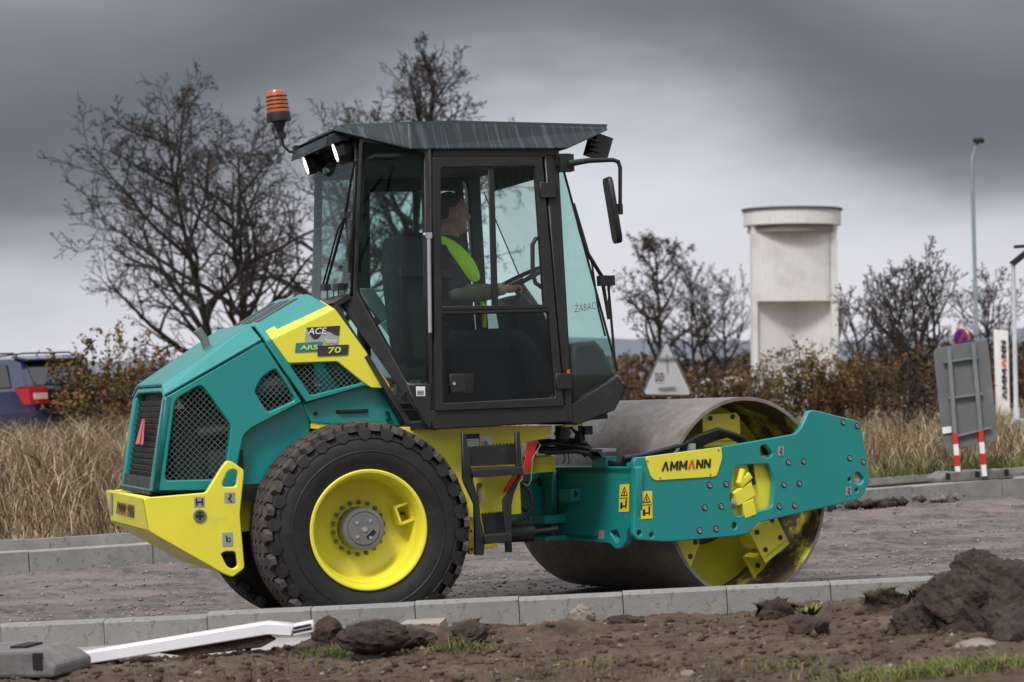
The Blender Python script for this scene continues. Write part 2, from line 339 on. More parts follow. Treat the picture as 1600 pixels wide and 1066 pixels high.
# ---- near kerb, stone by stone
kroot = empty('kerb', (0, 11.1, 0)); tag(kroot, 'raised concrete kerb running along the front of the road beside the dug soil', 'kerb')
kx = np.arange(-9, 9)*.4985+.47; base_me = None
for i, x in enumerate(kx):
    y = 11.1-(.05*((x+1.6)/1.2) if x < -1.6 else 0)*.6; z = .355+rng.uniform(-.003, .003)-(.012 if x < -1.9 else 0)
    if base_me is None:
        pf = [(0, .05), (0, .342), (.012, .355), (.098, .355), (.11, .347), (.11, .05)]
        pts = [Vector((-.247, a, b-.355)) for a, b in pf]; mb = MB(); m_ = len(pf)
        mb.add(pts+[p+Vector((.494, 0, 0)) for p in pts], [tuple(range(m_)), tuple(range(2*m_-1, m_-1, -1))]+[(k, k+m_, (k+1) % m_+m_, (k+1) % m_) for k in range(m_)])
        base_me = mb.mesh('kerb_stone'); base_me.materials.append(MATS['concrete'])
    o = bpy.data.objects.new('kerb_stone', base_me); COL.objects.link(o); o.parent = kroot; o.location = (x+.2495, y-11.1, z); o.rotation_euler = (0, rng.uniform(-.002, .002), rng.uniform(-.004, .004))
# ---- far kerb and paving strip
fk = empty('kerb', (0, 20, 0)); tag(fk, 'low concrete kerb along the far edge of the road below the dry grass', 'kerb')
s_ = -9.0; 
while s_ < 12:
    x0, x1 = s_, s_+.985; a = Vector((x0, float(yk(x0)), 0)); b = Vector((x1, float(yk(x1)), 0)); d = (b-a).normalized(); nrm = Vector((-d.y, d.x, 0)); h_ = .165+rng.uniform(-.006, .006)
    mb = MB(); mb.obox((a+b)/2+nrm*.07+Vector((0, -20, h_/2-.05)), (d, nrm, (0, 0, 1)), ((b-a).length/2-.004, .07, h_/2+.05)); obj('kerb_stone', mb, 'concrete', fk)
    mb = MB(); mb.obox((a+b)/2+nrm*.46+Vector((0, -20, h_/2-.02)), (d, nrm, (0, 0, 1)), ((b-a).length/2-.004, .31, h_/2-.01)); obj('paving_slab', mb, 'concrete_light', fk)
    mb = MB(); mb.obox((a+b)/2+nrm*.82+Vector((0, -20, h_/2)), (d, nrm, (0, 0, 1)), ((b-a).length/2-.003, .045, h_/2+.06)); obj('edging_stone', mb, 'concrete', fk)
    s_ += .985
# ---- verge behind it
def verge_z(x, t): return .16+sst(.9, 8, t)*(.50-.44*sst(-3, 2.5, x))+.10*fbm(x*.7, t*.7, 4, 31)*sst(.9, 3, t)
xs = np.linspace(-34, 44, 240); ts = np.concatenate([np.linspace(.84, 16, 70), np.linspace(16.5, 60, 40)]); X, T = np.meshgrid(xs, ts)
me = grid_mesh('verge', xs, ts, verge_z(X, T)); c = np.zeros(len(me.vertices)*3, np.float32); me.vertices.foreach_get('co', c); c = c.reshape(-1, 3); c[:, 1] += yk(c[:, 0]); me.vertices.foreach_set('co', c.ravel()); me.update()
struct(link('verge', me, 'verge'))
# ---- soil in the foreground
def bump2(X, Y, x, y, rx, ry, h): return h*np.exp(-(((X-x)/rx)**2+((Y-y)/ry)**2))
def soil_z(X, Y):
    z = .232+.045*sst(.7, 2.0, X)+.03*sst(10.2, 8.4, Y)-.012*sst(-1, -2.2, X)
    z = z-.10*sst(10.50, 10.80, Y+.14*fbm(X*2.5, Y*2.5, 3, 8))*np.clip(1-sst(-1.35, -.85, X)+.9*sst(.08, .22, fbm(X*1.3, X*0+2, 2, 33)), 0, 1)
    z = z+bump2(X, Y, -.78, 10.55, .22, .14, .07)+bump2(X, Y, -.45, 10.6, .2, .12, .06)+bump2(X, Y, .1, 10.6, .3, .12, .05)+bump2(X, Y, 2.35, 10.35, .5, .38, .06)+bump2(X, Y, 1.65, 10.7, .3, .2, .05)
    q = fbm(X*3, Y*3, 6, 2, .58); return z+.06*q+.05*np.abs(fbm(X*9, Y*9, 4, 17, .65))+.022*fbm(X*38, Y*38, 3, 12)
xs = np.linspace(-3.6, 3.8, 640); ys = np.linspace(5.5, 11.08, 420); X, Y = np.meshgrid(xs, ys)
struct(link('soil', grid_mesh('soil', xs, ys, soil_z(X, Y)), 'soil'))
mb = MB(); xs = np.linspace(-4.5, 3, 60)
for i in range(len(xs)-1):
    pass
hz = grid_mesh('haunch', np.linspace(-4.6, 4.6, 200), np.linspace(10.66, 11.13, 16), 0*np.zeros((16, 200))+.222)
c = np.zeros(len(hz.vertices)*3, np.float32); hz.vertices.foreach_get('co', c); c = c.reshape(-1, 3); c[:, 2] += .022*fbm(c[:, 0]*6, c[:, 1]*6, 4, 4)-.03*sst(10.85, 10.66, c[:, 1]); c[:, 1] += .05*fbm(c[:, 0]*3, c[:, 0]*0, 3, 6); hz.vertices.foreach_set('co', c.ravel()); hz.update()
struct(link('concrete_haunch', hz, 'concrete_light'))
# ================================================================ the roller
roller = empty('road_roller', RF.O, RF.t)
tag(roller, 'teal and yellow single drum road roller with black glazed cab standing on the gravel road', 'road roller')
MF = RF.I @ FF.M
def mir(pts): return [Vector((p[0], -p[1], p[2])) for p in pts]
def Ry(ps, y): return [RF.y(p, y) for p in ps]
def Fy(ps, y): return [FF.y(p, y) for p in ps]
NEAR = Vector((0, -1, 0))
# ---------------- engine hood
ys_, yc = -.52, -.40
SIDE = z1((245, 1050), (312, 578), (800, 300), (1000, 603), (750, 732), (708, 770), (680, 900), (672, 1046))
M1 = z1((495, 514), (365, 590), (312, 995), (610, 988), (645, 722)); M2 = z1((866, 434), (800, 478), (761, 550), (826, 656), (967, 592))
side = Ry(SIDE, ys_); m1 = rnd(Ry(M1, ys_), .03); m2 = rnd(Ry(M2, ys_), .025)
hood = link('engine_hood', poly_mesh('engine_hood', rnd(side, .012, 2), [m1, m2], .085, .008, NEAR), 'teal', roller)
a0, a1 = side[0], side[1]; g1, g0 = side[2], side[3]
a2 = RF.y(z1((300, 527))[0], yc); g2 = RF.y(z1((738, 226))[0], yc)
def shell(name, quads, m, parent, thick=.02):
    for q in quads: link(name, poly_mesh(name, q, [], thick, .006, (sum((Vector(p) for p in q), Vector())/len(q))-Vector((0, 0, .9))), m, parent)
mb = MB()
fa0, fa1, fa2, fg2, fg1, fg0 = mir([a0, a1, a2, g2, g1, g0])
mb.add([a1, a2, g2, g1], [(0, 1, 2, 3)]); mb.add([fa1, fa2, fg2, fg1], [(0, 3, 2, 1)]); mb.add([a2, fa2, fg2, g2], [(0, 1, 2, 3)])
top = link('hood_top', mb.mesh('hood_top'), 'teal', roller); md = top.modifiers.new('s', 'SOLIDIFY'); md.thickness = .02; md.offset = -1; md = top.modifiers.new('b', 'BEVEL'); md.width = .008; md.segments = 2
link('hood_far_side', poly_mesh('hood_far_side', mir(rnd(side, .012, 2)), [mir(m1), mir(m2)], .085, .008, -NEAR), 'teal', roller)
# rear frame of the hood with the grille
rn = (a1-a0).cross(Vector((0, 1, 0))).normalized()
if rn.x > 0: rn = -rn
outer = [a0, a1+(a0-a1)*.0, a2-rn*rn.dot(a2-a0), fa2-rn*rn.dot(fa2-fa0), fa1, fa0]
ins = .045
e = (a1-a0).normalized(); H_ = (a1-a0).length
def rp_(y, k): return a0+e*(H_*k)+Vector((0, y-ys_, 0))
hole = [rp_(ys_+ins, .03), rp_(ys_+ins, .985), rp_(yc+.02, 1.055), rp_(-yc-.02, 1.055), rp_(-ys_-ins, .985), rp_(-ys_-ins, .03)]
link('grille_frame', poly_mesh('grille_frame', outer, [rnd(hole, .03)], .05, .008, rn), 'teal', roller)
gr = link('grille', poly_mesh('grille', [p-rn*.05 for p in hole], [], .02, .003, rn), 'dark', roller)
for i in range(15):
    k = .05+i*.064; c = rp_(0, k)-rn*.03; w = .47 if k < .95 else .4
    mb = MB(); mb.obox(c, ((0, 1, 0), e+rn*.5, rn-e*.5), (w, .014, .004)); obj('slat', mb, 'black_plastic', gr)
mb = MB(); mb.obox(rp_(0, .055)-rn*.02, ((0, 1, 0), e, rn), (.465, .05, .018)); obj('grille_box', mb, 'black_plastic', gr)
emb = MB()
for st in (((170, 815), (203, 692), (211, 686), (191, 812)), ((196, 816), (213, 690), (216, 692), (209, 815))):
    emb.add([RF.pl3(p, a0, rn)+rn*.006 for p in z1(*st)], [(0, 1, 2, 3)])
obj('emblem', emb, 'faded_red', gr)
# inner body seen through the wire mesh
mb = MB(); mb.box((-.98, -.40, .86), (-.35, .40, 1.32)); mb.box((-.62, -.38, 1.3), (-.15, .38, 1.55)); obj('engine_bay', mb, 'dark', roller)
mb = MB(); mb.cyl((-.85, -.42, 1.18), (-.62, -.42, 1.2), .035); mb.box((-.8, -.45, .95), (-.6, -.4, 1.08)); mb.cyl((-.55, -.43, 1.42), (-.3, -.43, 1.45), .07); obj('engine', mb, 'engine_grey', roller)
def inside(p, poly):
    c = False; j = len(poly)-1
    for i in range(len(poly)):
        if (poly[i][1] > p[1]) != (poly[j][1] > p[1]) and p[0] < (poly[j][0]-poly[i][0])*(p[1]-poly[i][1])/(poly[j][1]-poly[i][1])+poly[i][0]: c = not c
        j = i
    return c
def wire(poly3, y, parent, pitch=.0245, ang=45, w=.0024):
    P2 = [(p.x, p.z) for p in poly3]; cx = sum(p[0] for p in P2)/len(P2); cz = sum(p[1] for p in P2)/len(P2); mb = MB()
    for a in (math.radians(ang), math.radians(ang+90)):
        d = (math.cos(a), math.sin(a)); nn = (-d[1], d[0])
        for k in range(-40, 41):
            o = (cx+nn[0]*k*pitch, cz+nn[1]*k*pitch); ts = []
            for i in range(len(P2)):
                p, q = P2[i], P2[(i+1) % len(P2)]; sx, sz = q[0]-p[0], q[1]-p[1]; den = d[0]*sz-d[1]*sx
                if abs(den) < 1e-9: continue
                t = ((p[0]-o[0])*sz-(p[1]-o[1])*sx)/den; u = ((p[0]-o[0])*d[1]-(p[1]-o[1])*d[0])/den
                if 0 <= u < 1: ts.append(t)
            ts.sort()
            for t0, t1 in zip(ts[::2], ts[1::2]): mb.beam((o[0]+d[0]*t0, y, o[1]+d[1]*t0), (o[0]+d[0]*t1, y+.001, o[1]+d[1]*t1), w, w, (0, 1, 0))
    return obj('wire_mesh', mb, 'wire_mesh', parent)
wire(m1, ys_+.018, hood); wire(m2, ys_+.018, hood)
# exhaust pipe on top
ex = RF.y(z1((512, 318))[0], -.15); mb = MB(); mb.tube([ex+Vector((.02, 0, -.05)), ex+Vector((.0, 0, .03)), ex+Vector((-.04, 0, .09))], [.024, .024, .027], 14); obj('exhaust_pipe', mb, 'hub_grey', roller, smooth=40)
# ---------------- fixed side section in front of the gap, with the yellow panel
Q = z1((817, 305), (1018, 605), (1310, 522), (1345, 533), (1440, 537), (1440, 520), (1165, 138))
MV = z1((938, 418), (1172, 404), (1300, 505), (1042, 570))
q = Ry(Q, ys_); mv = rnd(Ry(MV, ys_), .015)
sidep = link('hood_side', poly_mesh('hood_side', q, [mv], .07, .006, NEAR), 'teal', roller); wire(mv, ys_+.02, sidep, .0235, 40)
link('hood_side', poly_mesh('hood_side', mir(q), [mir(mv)], .07, .006, -NEAR), 'teal', roller)
YP = z1((846.6, 290.8), (1165, 138), (1440, 520), (1440, 536), (1345, 532), (1305, 505), (1175, 400), (930, 409))
yp = Ry(YP, ys_-.006); yel = link('side_panel', poly_mesh('side_panel', rnd(yp, .01, 2), [], .014, .005, NEAR), 'yellow', roller)
link('side_panel', poly_mesh('side_panel', mir(rnd(yp, .01, 2)), [], .014, .005, -NEAR), 'yellow', roller)
# chamfer strip and top of this section
c1 = RF.y(z1((817, 305))[0], ys_); c2 = RF.y(z1((757, 222))[0], yc); c3 = RF.y(z1((1030, 60))[0], yc); c4 = RF.y(z1((1165, 138))[0], ys_)
mb = MB(); mb.add([c1, c2, c3, c4], [(0, 1, 2, 3)]); mb.add(mir([c1, c2, c3, c4]), [(0, 3, 2, 1)]); mb.add([c2, mir([c2])[0], mir([c3])[0], c3], [(0, 1, 2, 3)])
top2 = link('hood_top', mb.mesh('hood_top'), 'teal', roller); md = top2.modifiers.new('s', 'SOLIDIFY'); md.thickness = .02; md.offset = -1; md = top2.modifiers.new('b', 'BEVEL'); md.width = .006
cn = (c2-c1).cross(c4-c1).normalized(); cn = cn if cn.z > 0 else -cn
ych = [RF.pl3(p, c1+cn*.006, cn) for p in z1((815, 246), (1090, 92), (1165, 138), (846.6, 290.8))]
link('side_panel', poly_mesh('side_panel', ych, [], .012, .004, cn), 'yellow', yel); link('side_panel', poly_mesh('side_panel', mir(ych), [], .012, .004, mir([cn])[0]), 'yellow', yel)
tn = Vector((0, 1, 0)).cross(c3-c2).normalized(); tn = tn if tn.z > 0 else -tn
for s0, s1 in ((-.35, -.22), (-.12, .12), (.22, .35)):
    mb = MB(); k0, k1 = .14, .86
    P = [Vector((c2.x+(c3.x-c2.x)*k, y, c2.z+(c3.z-c2.z)*k))+tn*.004 for k, y in ((k0, s0), (k1, s0), (k1, s1), (k0, s1))]
    link('air_vent', poly_mesh('air_vent', rnd(P, .02), [], .01, .002, tn), 'black_plastic', top2)
mb = MB(); mb.add([g1+Vector((.012, .02, 0)), g0+Vector((.012, .02, 0)), c1*0+Ry(z1((1018, 605)), ys_+.02)[0], c1+Vector((0, .02, 0))], [(0, 1, 2, 3)])
obj('gap_seal', mb, 'dark', roller)
# fenders: set-back panels over the wheel
F1 = Ry(z1((1004, 600), (750, 725), (700, 770), (672, 900), (664, 1030), (790, 1030), (900, 1030), (1036, 1030), (1036, 690), (1010, 600)), -.435)
fend = link('fender', poly_mesh('fender', F1, [], .02, .004, NEAR), 'teal', roller)
F2 = Ry(z1((1004, 612), (1310, 520), (1346, 531), (1442, 532), (1447, 600), (1520, 730), (1300, 730), (1040, 702), (1030, 680)), -.455)
fend2 = link('fender', poly_mesh('fender', F2, [], .02, .004, NEAR), 'teal', roller)
link('fender', poly_mesh('fender', mir(F1), [], .02, .004, -NEAR), 'teal', roller); link('fender', poly_mesh('fender', mir(F2), [], .02, .004, -NEAR), 'teal', roller)
link('latch_slot', poly_mesh('latch_slot', rnd(Ry(z1((1168, 643), (1168, 662), (1330, 654), (1330, 636)), -.459), .006), [], .01, .002, NEAR), 'logo_black', fend2)
mb = MB(); a, b = Ry(z1((1180, 651), (1320, 644)), -.467); mb.beam(a, b, .016, .012); obj('latch_bar', mb, 'black_plastic', fend2)
mb = MB(); c = RF.y(z1((1066, 661))[0], -.456); mb.cyl(c, c+NEAR*.006, .012); obj('plug', mb, 'logo_black', fend2)
mb = MB(); a, b = Ry(z1((1422, 655), (1425, 692)), -.46); mb.tube([a, a+NEAR*.03, b+NEAR*.03, b], .009, 8); obj('hood_latch', mb, 'logo_black', fend2)
# ---------------- decals of the yellow panel
LF = NEAR*.003
def dpoly(name, pts, m, lift=1): return decal(name, Ry(pts, ys_-.006), m, yel, NEAR*.0022*lift)
D6 = zm(440, 480, 6.6625)
dpoly('badge', D6((255, 215), (608, 193), (590, 388), (236, 375)), 'decal_grey')
dpoly('badge', D6((258, 213), (608, 193), (597, 300), (560, 292), (500, 258), (455, 250), (415, 270), (390, 320), (355, 338), (318, 325), (288, 275)), 'decal_dark', 1.6)
dpoly('badge', D6((147, 375), (430, 360), (412, 462), (138, 474)), 'logo_teal', 1.6)
dpoly('badge', D6((378, 402), (700, 390), (686, 498), (370, 512)), 'decal_dark', 2.4)
def dtext(t, o, u, v, m, lift, off=0, y=None, fr=Ry, parent=None, M=None):
    y = ys_-.006 if y is None else y; O, U, V = fr([o, u, v], y); me = fit_mesh(text_mesh(t, 'lettering', off), O, U-O, V-O, NEAR*.0022*lift); return link('lettering', me, m, parent or yel, M)
dtext('ACE', *D6((268, 284), (452, 280), (284, 216)), 'white', 3.2, .012); dtext('force', *D6((446, 376), (568, 370), (450, 330)), 'white', 3.2, .008)
dtext('ARS', *D6((190, 446), (370, 440), (194, 398)), 'logo_lime', 3.2, .02); dtext('70', *D6((476, 486), (612, 476), (482, 420)), 'logo_lime', 4, .02)
# ---------------- yellow rear frame
yf = -.655
FP = z2((172, 262), (432, 240), (500, 130), (520, 106), (540, 110), (592, 147), (574, 330), (594, 555), (543, 593), (508, 580), (214, 414), (196, 400))
H1 = z2((498, 205), (520, 152), (545, 140), (566, 152), (560, 215), (506, 217)); H2 = z2((494, 496), (510, 486), (556, 484), (567, 545), (545, 560), (520, 548))
fp = Ry(FP, yf); h1 = rnd(Ry(H1, yf), .02); h2 = rnd(Ry(H2, yf), .02)
rear = link('rear_frame', poly_mesh('rear_frame', rnd(fp, .015, 3), [h1, h2], .045, .006, NEAR), 'yellow', roller)
link('rear_frame', poly_mesh('rear_frame', mir(rnd(fp, .015, 3)), [mir(h1), mir(h2)], .045, .006, -NEAR), 'yellow', roller)
t0, b0, l1, l2 = fp[0], fp[11], fp[10], fp[9]
mb = MB(); n_ = mir([t0, b0, l1, l2])
I_ = Vector((0, .004, 0)); J_ = Vector((0, -.004, 0))
mb.add([t0+I_, b0+I_, n_[1]+J_, n_[0]+J_], [(0, 1, 2, 3)])
bump = link('rear_bumper', poly_mesh('rear_bumper', [t0+I_, b0+I_, n_[1]+J_, n_[0]+J_], [], .04, .005, (-1, 0, -.05)), 'yellow', roller)
mb = MB(); mb.add([b0+I_, l1+I_, n_[2]+J_, n_[1]+J_], [(0, 1, 2, 3)]); mb.add([l1+I_, l2+I_, n_[3]+J_, n_[2]+J_], [(0, 1, 2, 3)])
obj('belly_plate', mb, 'yellow', roller)
mb = MB(); mb.box((t0.x+.03, -.55, t0.z-.06), (-.45, .55, t0.z-.012)); obj('deck_plate', mb, 'black_paint', roller)
mb = MB(); mb.box((a0.x+.03, -.50, .862), (-.5, .50, .885)); obj('hood_base', mb, 'dark', roller)
rw = (b0-t0).cross(Vector((0, 1, 0))).normalized(); rw = rw if rw.x < 0 else -rw
def rearpt(p): return RF.pl3(p, t0, rw)
O, U, V = [rearpt(p) for p in z2((60, 327), (132, 346), (62, 275))]; logo(bump, O+rw*.002, U-O, V-O, rw)
O, U, V = [rearpt(p) for p in z2((34, 330), (44, 333), (34, 240))]
mb = MB(); mb.add([O+rw*.003, U+rw*.003, U+V-O+rw*.003, V+rw*.003], [(0, 1, 2, 3)]); obj('label_plate', mb, 'label_grey', bump)
def plate_label(pts, m, parent, fr, lift, M=None, name='label_plate'): return decal(name, fr(pts), m, parent, lift, M)
for pts in (((382, 258), (425, 257), (426, 300), (383, 301)), ((508, 240), (552, 238), (553, 282), (509, 283)), ((499, 407), (543, 405), (544, 463), (500, 465))):
    plate_label(z2(*pts), 'label_grey', rear, lambda p: Ry(p, yf), NEAR*.002)
    c = [sum(p[i] for p in z2(*pts))/4 for i in (0, 1)]
    mb = MB(); C = RF.y(c, yf)+NEAR*.0035
    if pts[0][0] == 382: mb.obox(C+Vector((-.016, 0, 0)), ((1, 0, 0), (0, 1, 0), (0, 0, 1)), (.004, .0005, .02)); mb.obox(C+Vector((.016, 0, 0)), ((1, 0, 0), (0, 1, 0), (0, 0, 1)), (.004, .0005, .02)); mb.obox(C, ((1, 0, 0), (0, 1, 0), (0, 0, 1)), (.012, .0005, .004))
    elif pts[0][0] == 508: mb.tube([C+Vector((.008*math.sin(t*1.6), 0, .02-t*.0085)) for t in range(6)], .004, 6)
    else: mb.obox(C+Vector((-.006, 0, .004)), ((1, 0, 0), (0, 1, 0), (0, 0, 1)), (.003, .0005, .018)); mb.tube([C+Vector((.006+.009*math.cos(t), 0, .0+.011*math.sin(t))) for t in np.linspace(0, 6.28, 9)], .0022, 5)
    obj('pictogram', mb, 'logo_black', rear)
C = RF.y(z2((405, 336))[0], yf); mb = MB(); mb.lathe([(0, .036), (.008, .036), (.010, .026), (.004, .025), (.004, 0)], C, NEAR, 20); obj('tie_down_ring', mb, 'hub_grey', rear, smooth=40)
mb = MB(); mb.obox(C+NEAR*.006, ((1, 0, 0), (0, 1, 0), (0, 0, 1)), (.02, .002, .006)); mb.obox(C+NEAR*.0065, ((1, 0, 0), (0, 1, 0), (0, 0, 1)), (.006, .002, .02)); obj('ring_cross', mb, 'bolt_dark', rear)
# chassis beams between hood and cab
mb = MB(); mb.box((-.75, -.43, .62), (.55, .43, .86)); mb.box((-.9, -.40, .70), (-.5, .40, .9)); obj('chassis', mb, 'yellow', roller)
mb = MB(); mb.beam(Ry(z1((1040, 712)), -.43)[0], Ry(z1((1600, 760)), -.43)[0], .03, .05); obj('fender_rail', mb, 'yellow', roller)
mb = MB(); mb.cyl((0, -.6, .606), (0, .6, .606), .10, 20); mb.box((-.14, -.2, .47), (.14, .2, .74)); obj('rear_axle', mb, 'black_paint', roller)
# ---------------- rear wheels
Rt = .606
def make_wheel(name, side):
    s = side; root = None
    def yy(a): return s*a          # a: distance from machine centre
    # lathe profiles along +y*s
    O = Vector((0, 0, Rt)); A = Vector((0, s, 0))
    tyre = MB(); prof = [(.47, .34), (.455, .40), (.452, .47), (.462, .535), (.49, .568), (.56, .580), (.65, .584), (.74, .580), (.81, .566), (.846, .53), (.860, .47), (.862, .42), (.857, .385), (.848, .358), (.84, .333), (.60, .325)]
    prof = [(a, r if r < .55 else r) for a, r in prof]
    tyre.lathe(prof, O, A, 96, True)
    ty = obj('wheel', tyre, 'rubber', roller, smooth=50)
    rb = MB(); rb.lathe([(.8605, .432), (.8655, .437), (.8605, .442)], O, A, 96); rb.lathe([(.849, .505), (.857, .511), (.849, .517)], O, A, 96); obj('sidewall_ring', rb, 'rubber', ty, smooth=50)
    # hexagonal tread blocks
    tb = MB(); nb = 26
    def surf(a):   # crown radius at axial a
        d = abs(a-.655)/.205; return .606-.020*d**2.2
    rows = [(.655+.0422*k, .5*(k % 2), .0459, .0487) for k in range(-4, 5)]
    for ac, ph, ha, hc in rows:
        for k in range(nb):
            t = 2*PI*(k+ph)/nb; c_, s_2 = math.cos(t), math.sin(t)
            hexp = [(0, 1), (.92, .42), (.92, -.42), (0, -1), (-.92, -.42), (-.92, .42)]
            lo = []; hi = []
            for u, w in hexp:
                for lst, k_, dr in ((lo, .98, -.035), (hi, .86, 0)):
                    a_ = ac+u*ha*k_; r = surf(a_)+dr; 
                    tt = t+w*hc*k_/Rt; lst.append(O+A*a_+Vector((math.cos(tt), 0, math.sin(tt)))*r)
            tb.add(lo+hi, [tuple(range(6, 12))]+[(i, (i+1) % 6, (i+1) % 6+6, i+6) for i in range(6)])
    obj('tread', tb, 'tread', ty); tb = MB()
    for k in range(nb):
        t = 2*PI*(k+.5)/nb; lo = []; hi = []
        for (a_, r, w) in ((.838, .572, .0), (.845, .558, .046), (.853, .515, .040), (.856, .500, 0), (.853, .515, -.040), (.845, .558, -.046)):
            tt = t+w/.55; v = Vector((math.cos(tt), 0, math.sin(tt))); lo.append(O+A*(a_-.035)+v*r); hi.append(O+A*(a_+.006)+Vector((math.cos(t+w*.85/.55), 0, math.sin(t+w*.85/.55)))*(r))
        tb.add(lo+hi, [tuple(range(6, 12))]+[(i, (i+1) % 6, (i+1) % 6+6, i+6) for i in range(6)])
    obj('shoulder_lugs', tb, 'rubber', ty)
    rim = MB(); rim.lathe([(.838, .318), (.846, .334), (.846, .337), (.852, .337), (.856, .330), (.853, .318), (.838, .309), (.79, .297), (.76, .297), (.745, .289), (.73, .283), (.66, .279), (.625, .268), (.612, .25), (.612, .10), (.612, 0)], O, A, 96); ri = obj('rim', rim, 'yellow', ty, smooth=40)
    hub = MB(); hub.lathe([(.612, .122), (.735, .122), (.748, .116), (.752, .100), (.748, .096), (.748, .09), (.757, .086), (.757, .0)], O, A, 40); hb = obj('hub', hub, 'hub_grey', ty, smooth=40)
    for k in range(18):
        t = 2*PI*k/18+.1; c = O+A*.612+Vector((math.cos(t), 0, math.sin(t)))*.148; b = MB(); b.cyl(c, c+A*.02, .013, 6); b.cyl(c+A*.02, c+A*.034, .008, 8); obj('wheel_nut', b, 'hub_grey', ty)
    b = MB(); b.cyl(O+A*.757, O+A*.762, .016, 14)
    obj('hub_plug', b, 'galv', ty)
    for k in (0.9, 2.4, 3.9, 5.3): c = O+A*.757+Vector((math.cos(k), 0, math.sin(k)))*.058; b = MB(); b.cyl(c, c+A*.005, .010, 10); obj('hub_plug', b, 'galv', ty)
    b = MB(); c = O+A*.759+Vector((.036, 0, -.032)); b.obox(c, ((.75, 0, .66), (-.66, 0, .75), (0, 1, 0)), (.03, .011, .001)); obj('hub_label', b, 'logo_black', ty)
    # valve guard
    b = MB(); ang = .30; v = Vector((math.cos(ang), 0, math.sin(ang))); tv = Vector((-v.z, 0, v.x))
    c = O+v*.245+A*.70
    b.obox(c+tv*.05, (v, tv, A), (.04, .006, .06)); b.obox(c-tv*.05, (v, tv, A), (.04, .006, .06)); b.obox(c-v*.037, (v, tv, A), (.006, .055, .06)); obj('valve_guard', b, 'yellow', ty)
    b = MB(); b.cyl(c+A*.01, c+A*.03, .012, 10); obj('valve', b, 'bolt_dark', ty)
    return ty
make_wheel('wheel', -1); make_wheel('wheel', 1)
# ---------------- cab
YS = -.76
c1b = RF.y((551, 462), -.47); C1 = (c1b.x, -.47); C2 = (RF.y((670, 500), YS).x, YS)
C3 = (RF.y((890, 640), YS).x, YS); C4 = (C3[0]+.40, -.50)
def Sp(ps, d=0): return Ry(ps, YS-d)
def Qp(ps): return [RF.pl(p, C1, C2) for p in ps]
def Gp(ps): return [RF.pl(p, C3, C4) for p in ps]
QN = Vector((-(C2[1]-C1[1])*-1, 0, 0)); QN = Vector((C2[1]-C1[1], C1[0]-C2[0], 0)).normalized(); QN = QN if QN.y < 0 else -QN
GN = Vector((C4[1]-C3[1], C3[0]-C4[0], 0)).normalized(); GN = GN if GN.y < 0 else -GN
def both(name, pts, holes, th, bv, W, m, parent=None):
    W = Vector(W); parent = parent or roller
    o1 = link(name, poly_mesh(name, pts, holes, th, bv, W), m, parent)
    o2 = link(name, poly_mesh(name, mir(pts), [mir(h) for h in holes], th, bv, mir([W])[0]), m, parent); return o1, o2
# quarter frames and panes
Qout = Qp([(561, 216), (672, 230), (677, 673), (661, 660), (526, 470), (551, 463)])
Qhole = rnd(Qp([(567, 222), (663, 238), (667, 599), (636, 599), (557, 455)]), .02)
qf = both('cab_frame', Qout, [Qhole], .05, .006, QN, 'black_paint')
def shrink(ps, N_, d): return [p-Vector(N_)*d for p in ps]
for o_, mm in zip(qf, (0, 1)):
    ps = shrink(Qhole, QN, .012); ps = mir(ps) if mm else ps
    link('window_pane', poly_mesh('window_pane', ps, [], .005, .001, (0, 1 if mm else -1, 0)), 'glass_quarter', o_)
# sill and posts in the door plane
sl_ = both('cab_sill', Sp(z4((590, 742), (1262, 716), (1268, 798), (604, 836))), [], .06, .008, NEAR, 'black_paint')
both('cab_sill', Sp(z4((478, 618), (612, 614), (608, 745), (596, 838), (562, 802))), [], .05, .006, NEAR, 'black_paint')
both('door_post', Sp([(662, 232), (676, 234), (681, 644), (670, 644)]), [], .07, .01, NEAR, 'black_paint')
both('front_post', Sp([(850, 238), (873, 240), (897, 660), (884, 660)]), [], .07, .01, NEAR, 'black_paint')
both('cab_header', Sp([(664, 228), (874, 230), (874, 246), (664, 246)]), [], .07, .006, NEAR, 'black_paint')
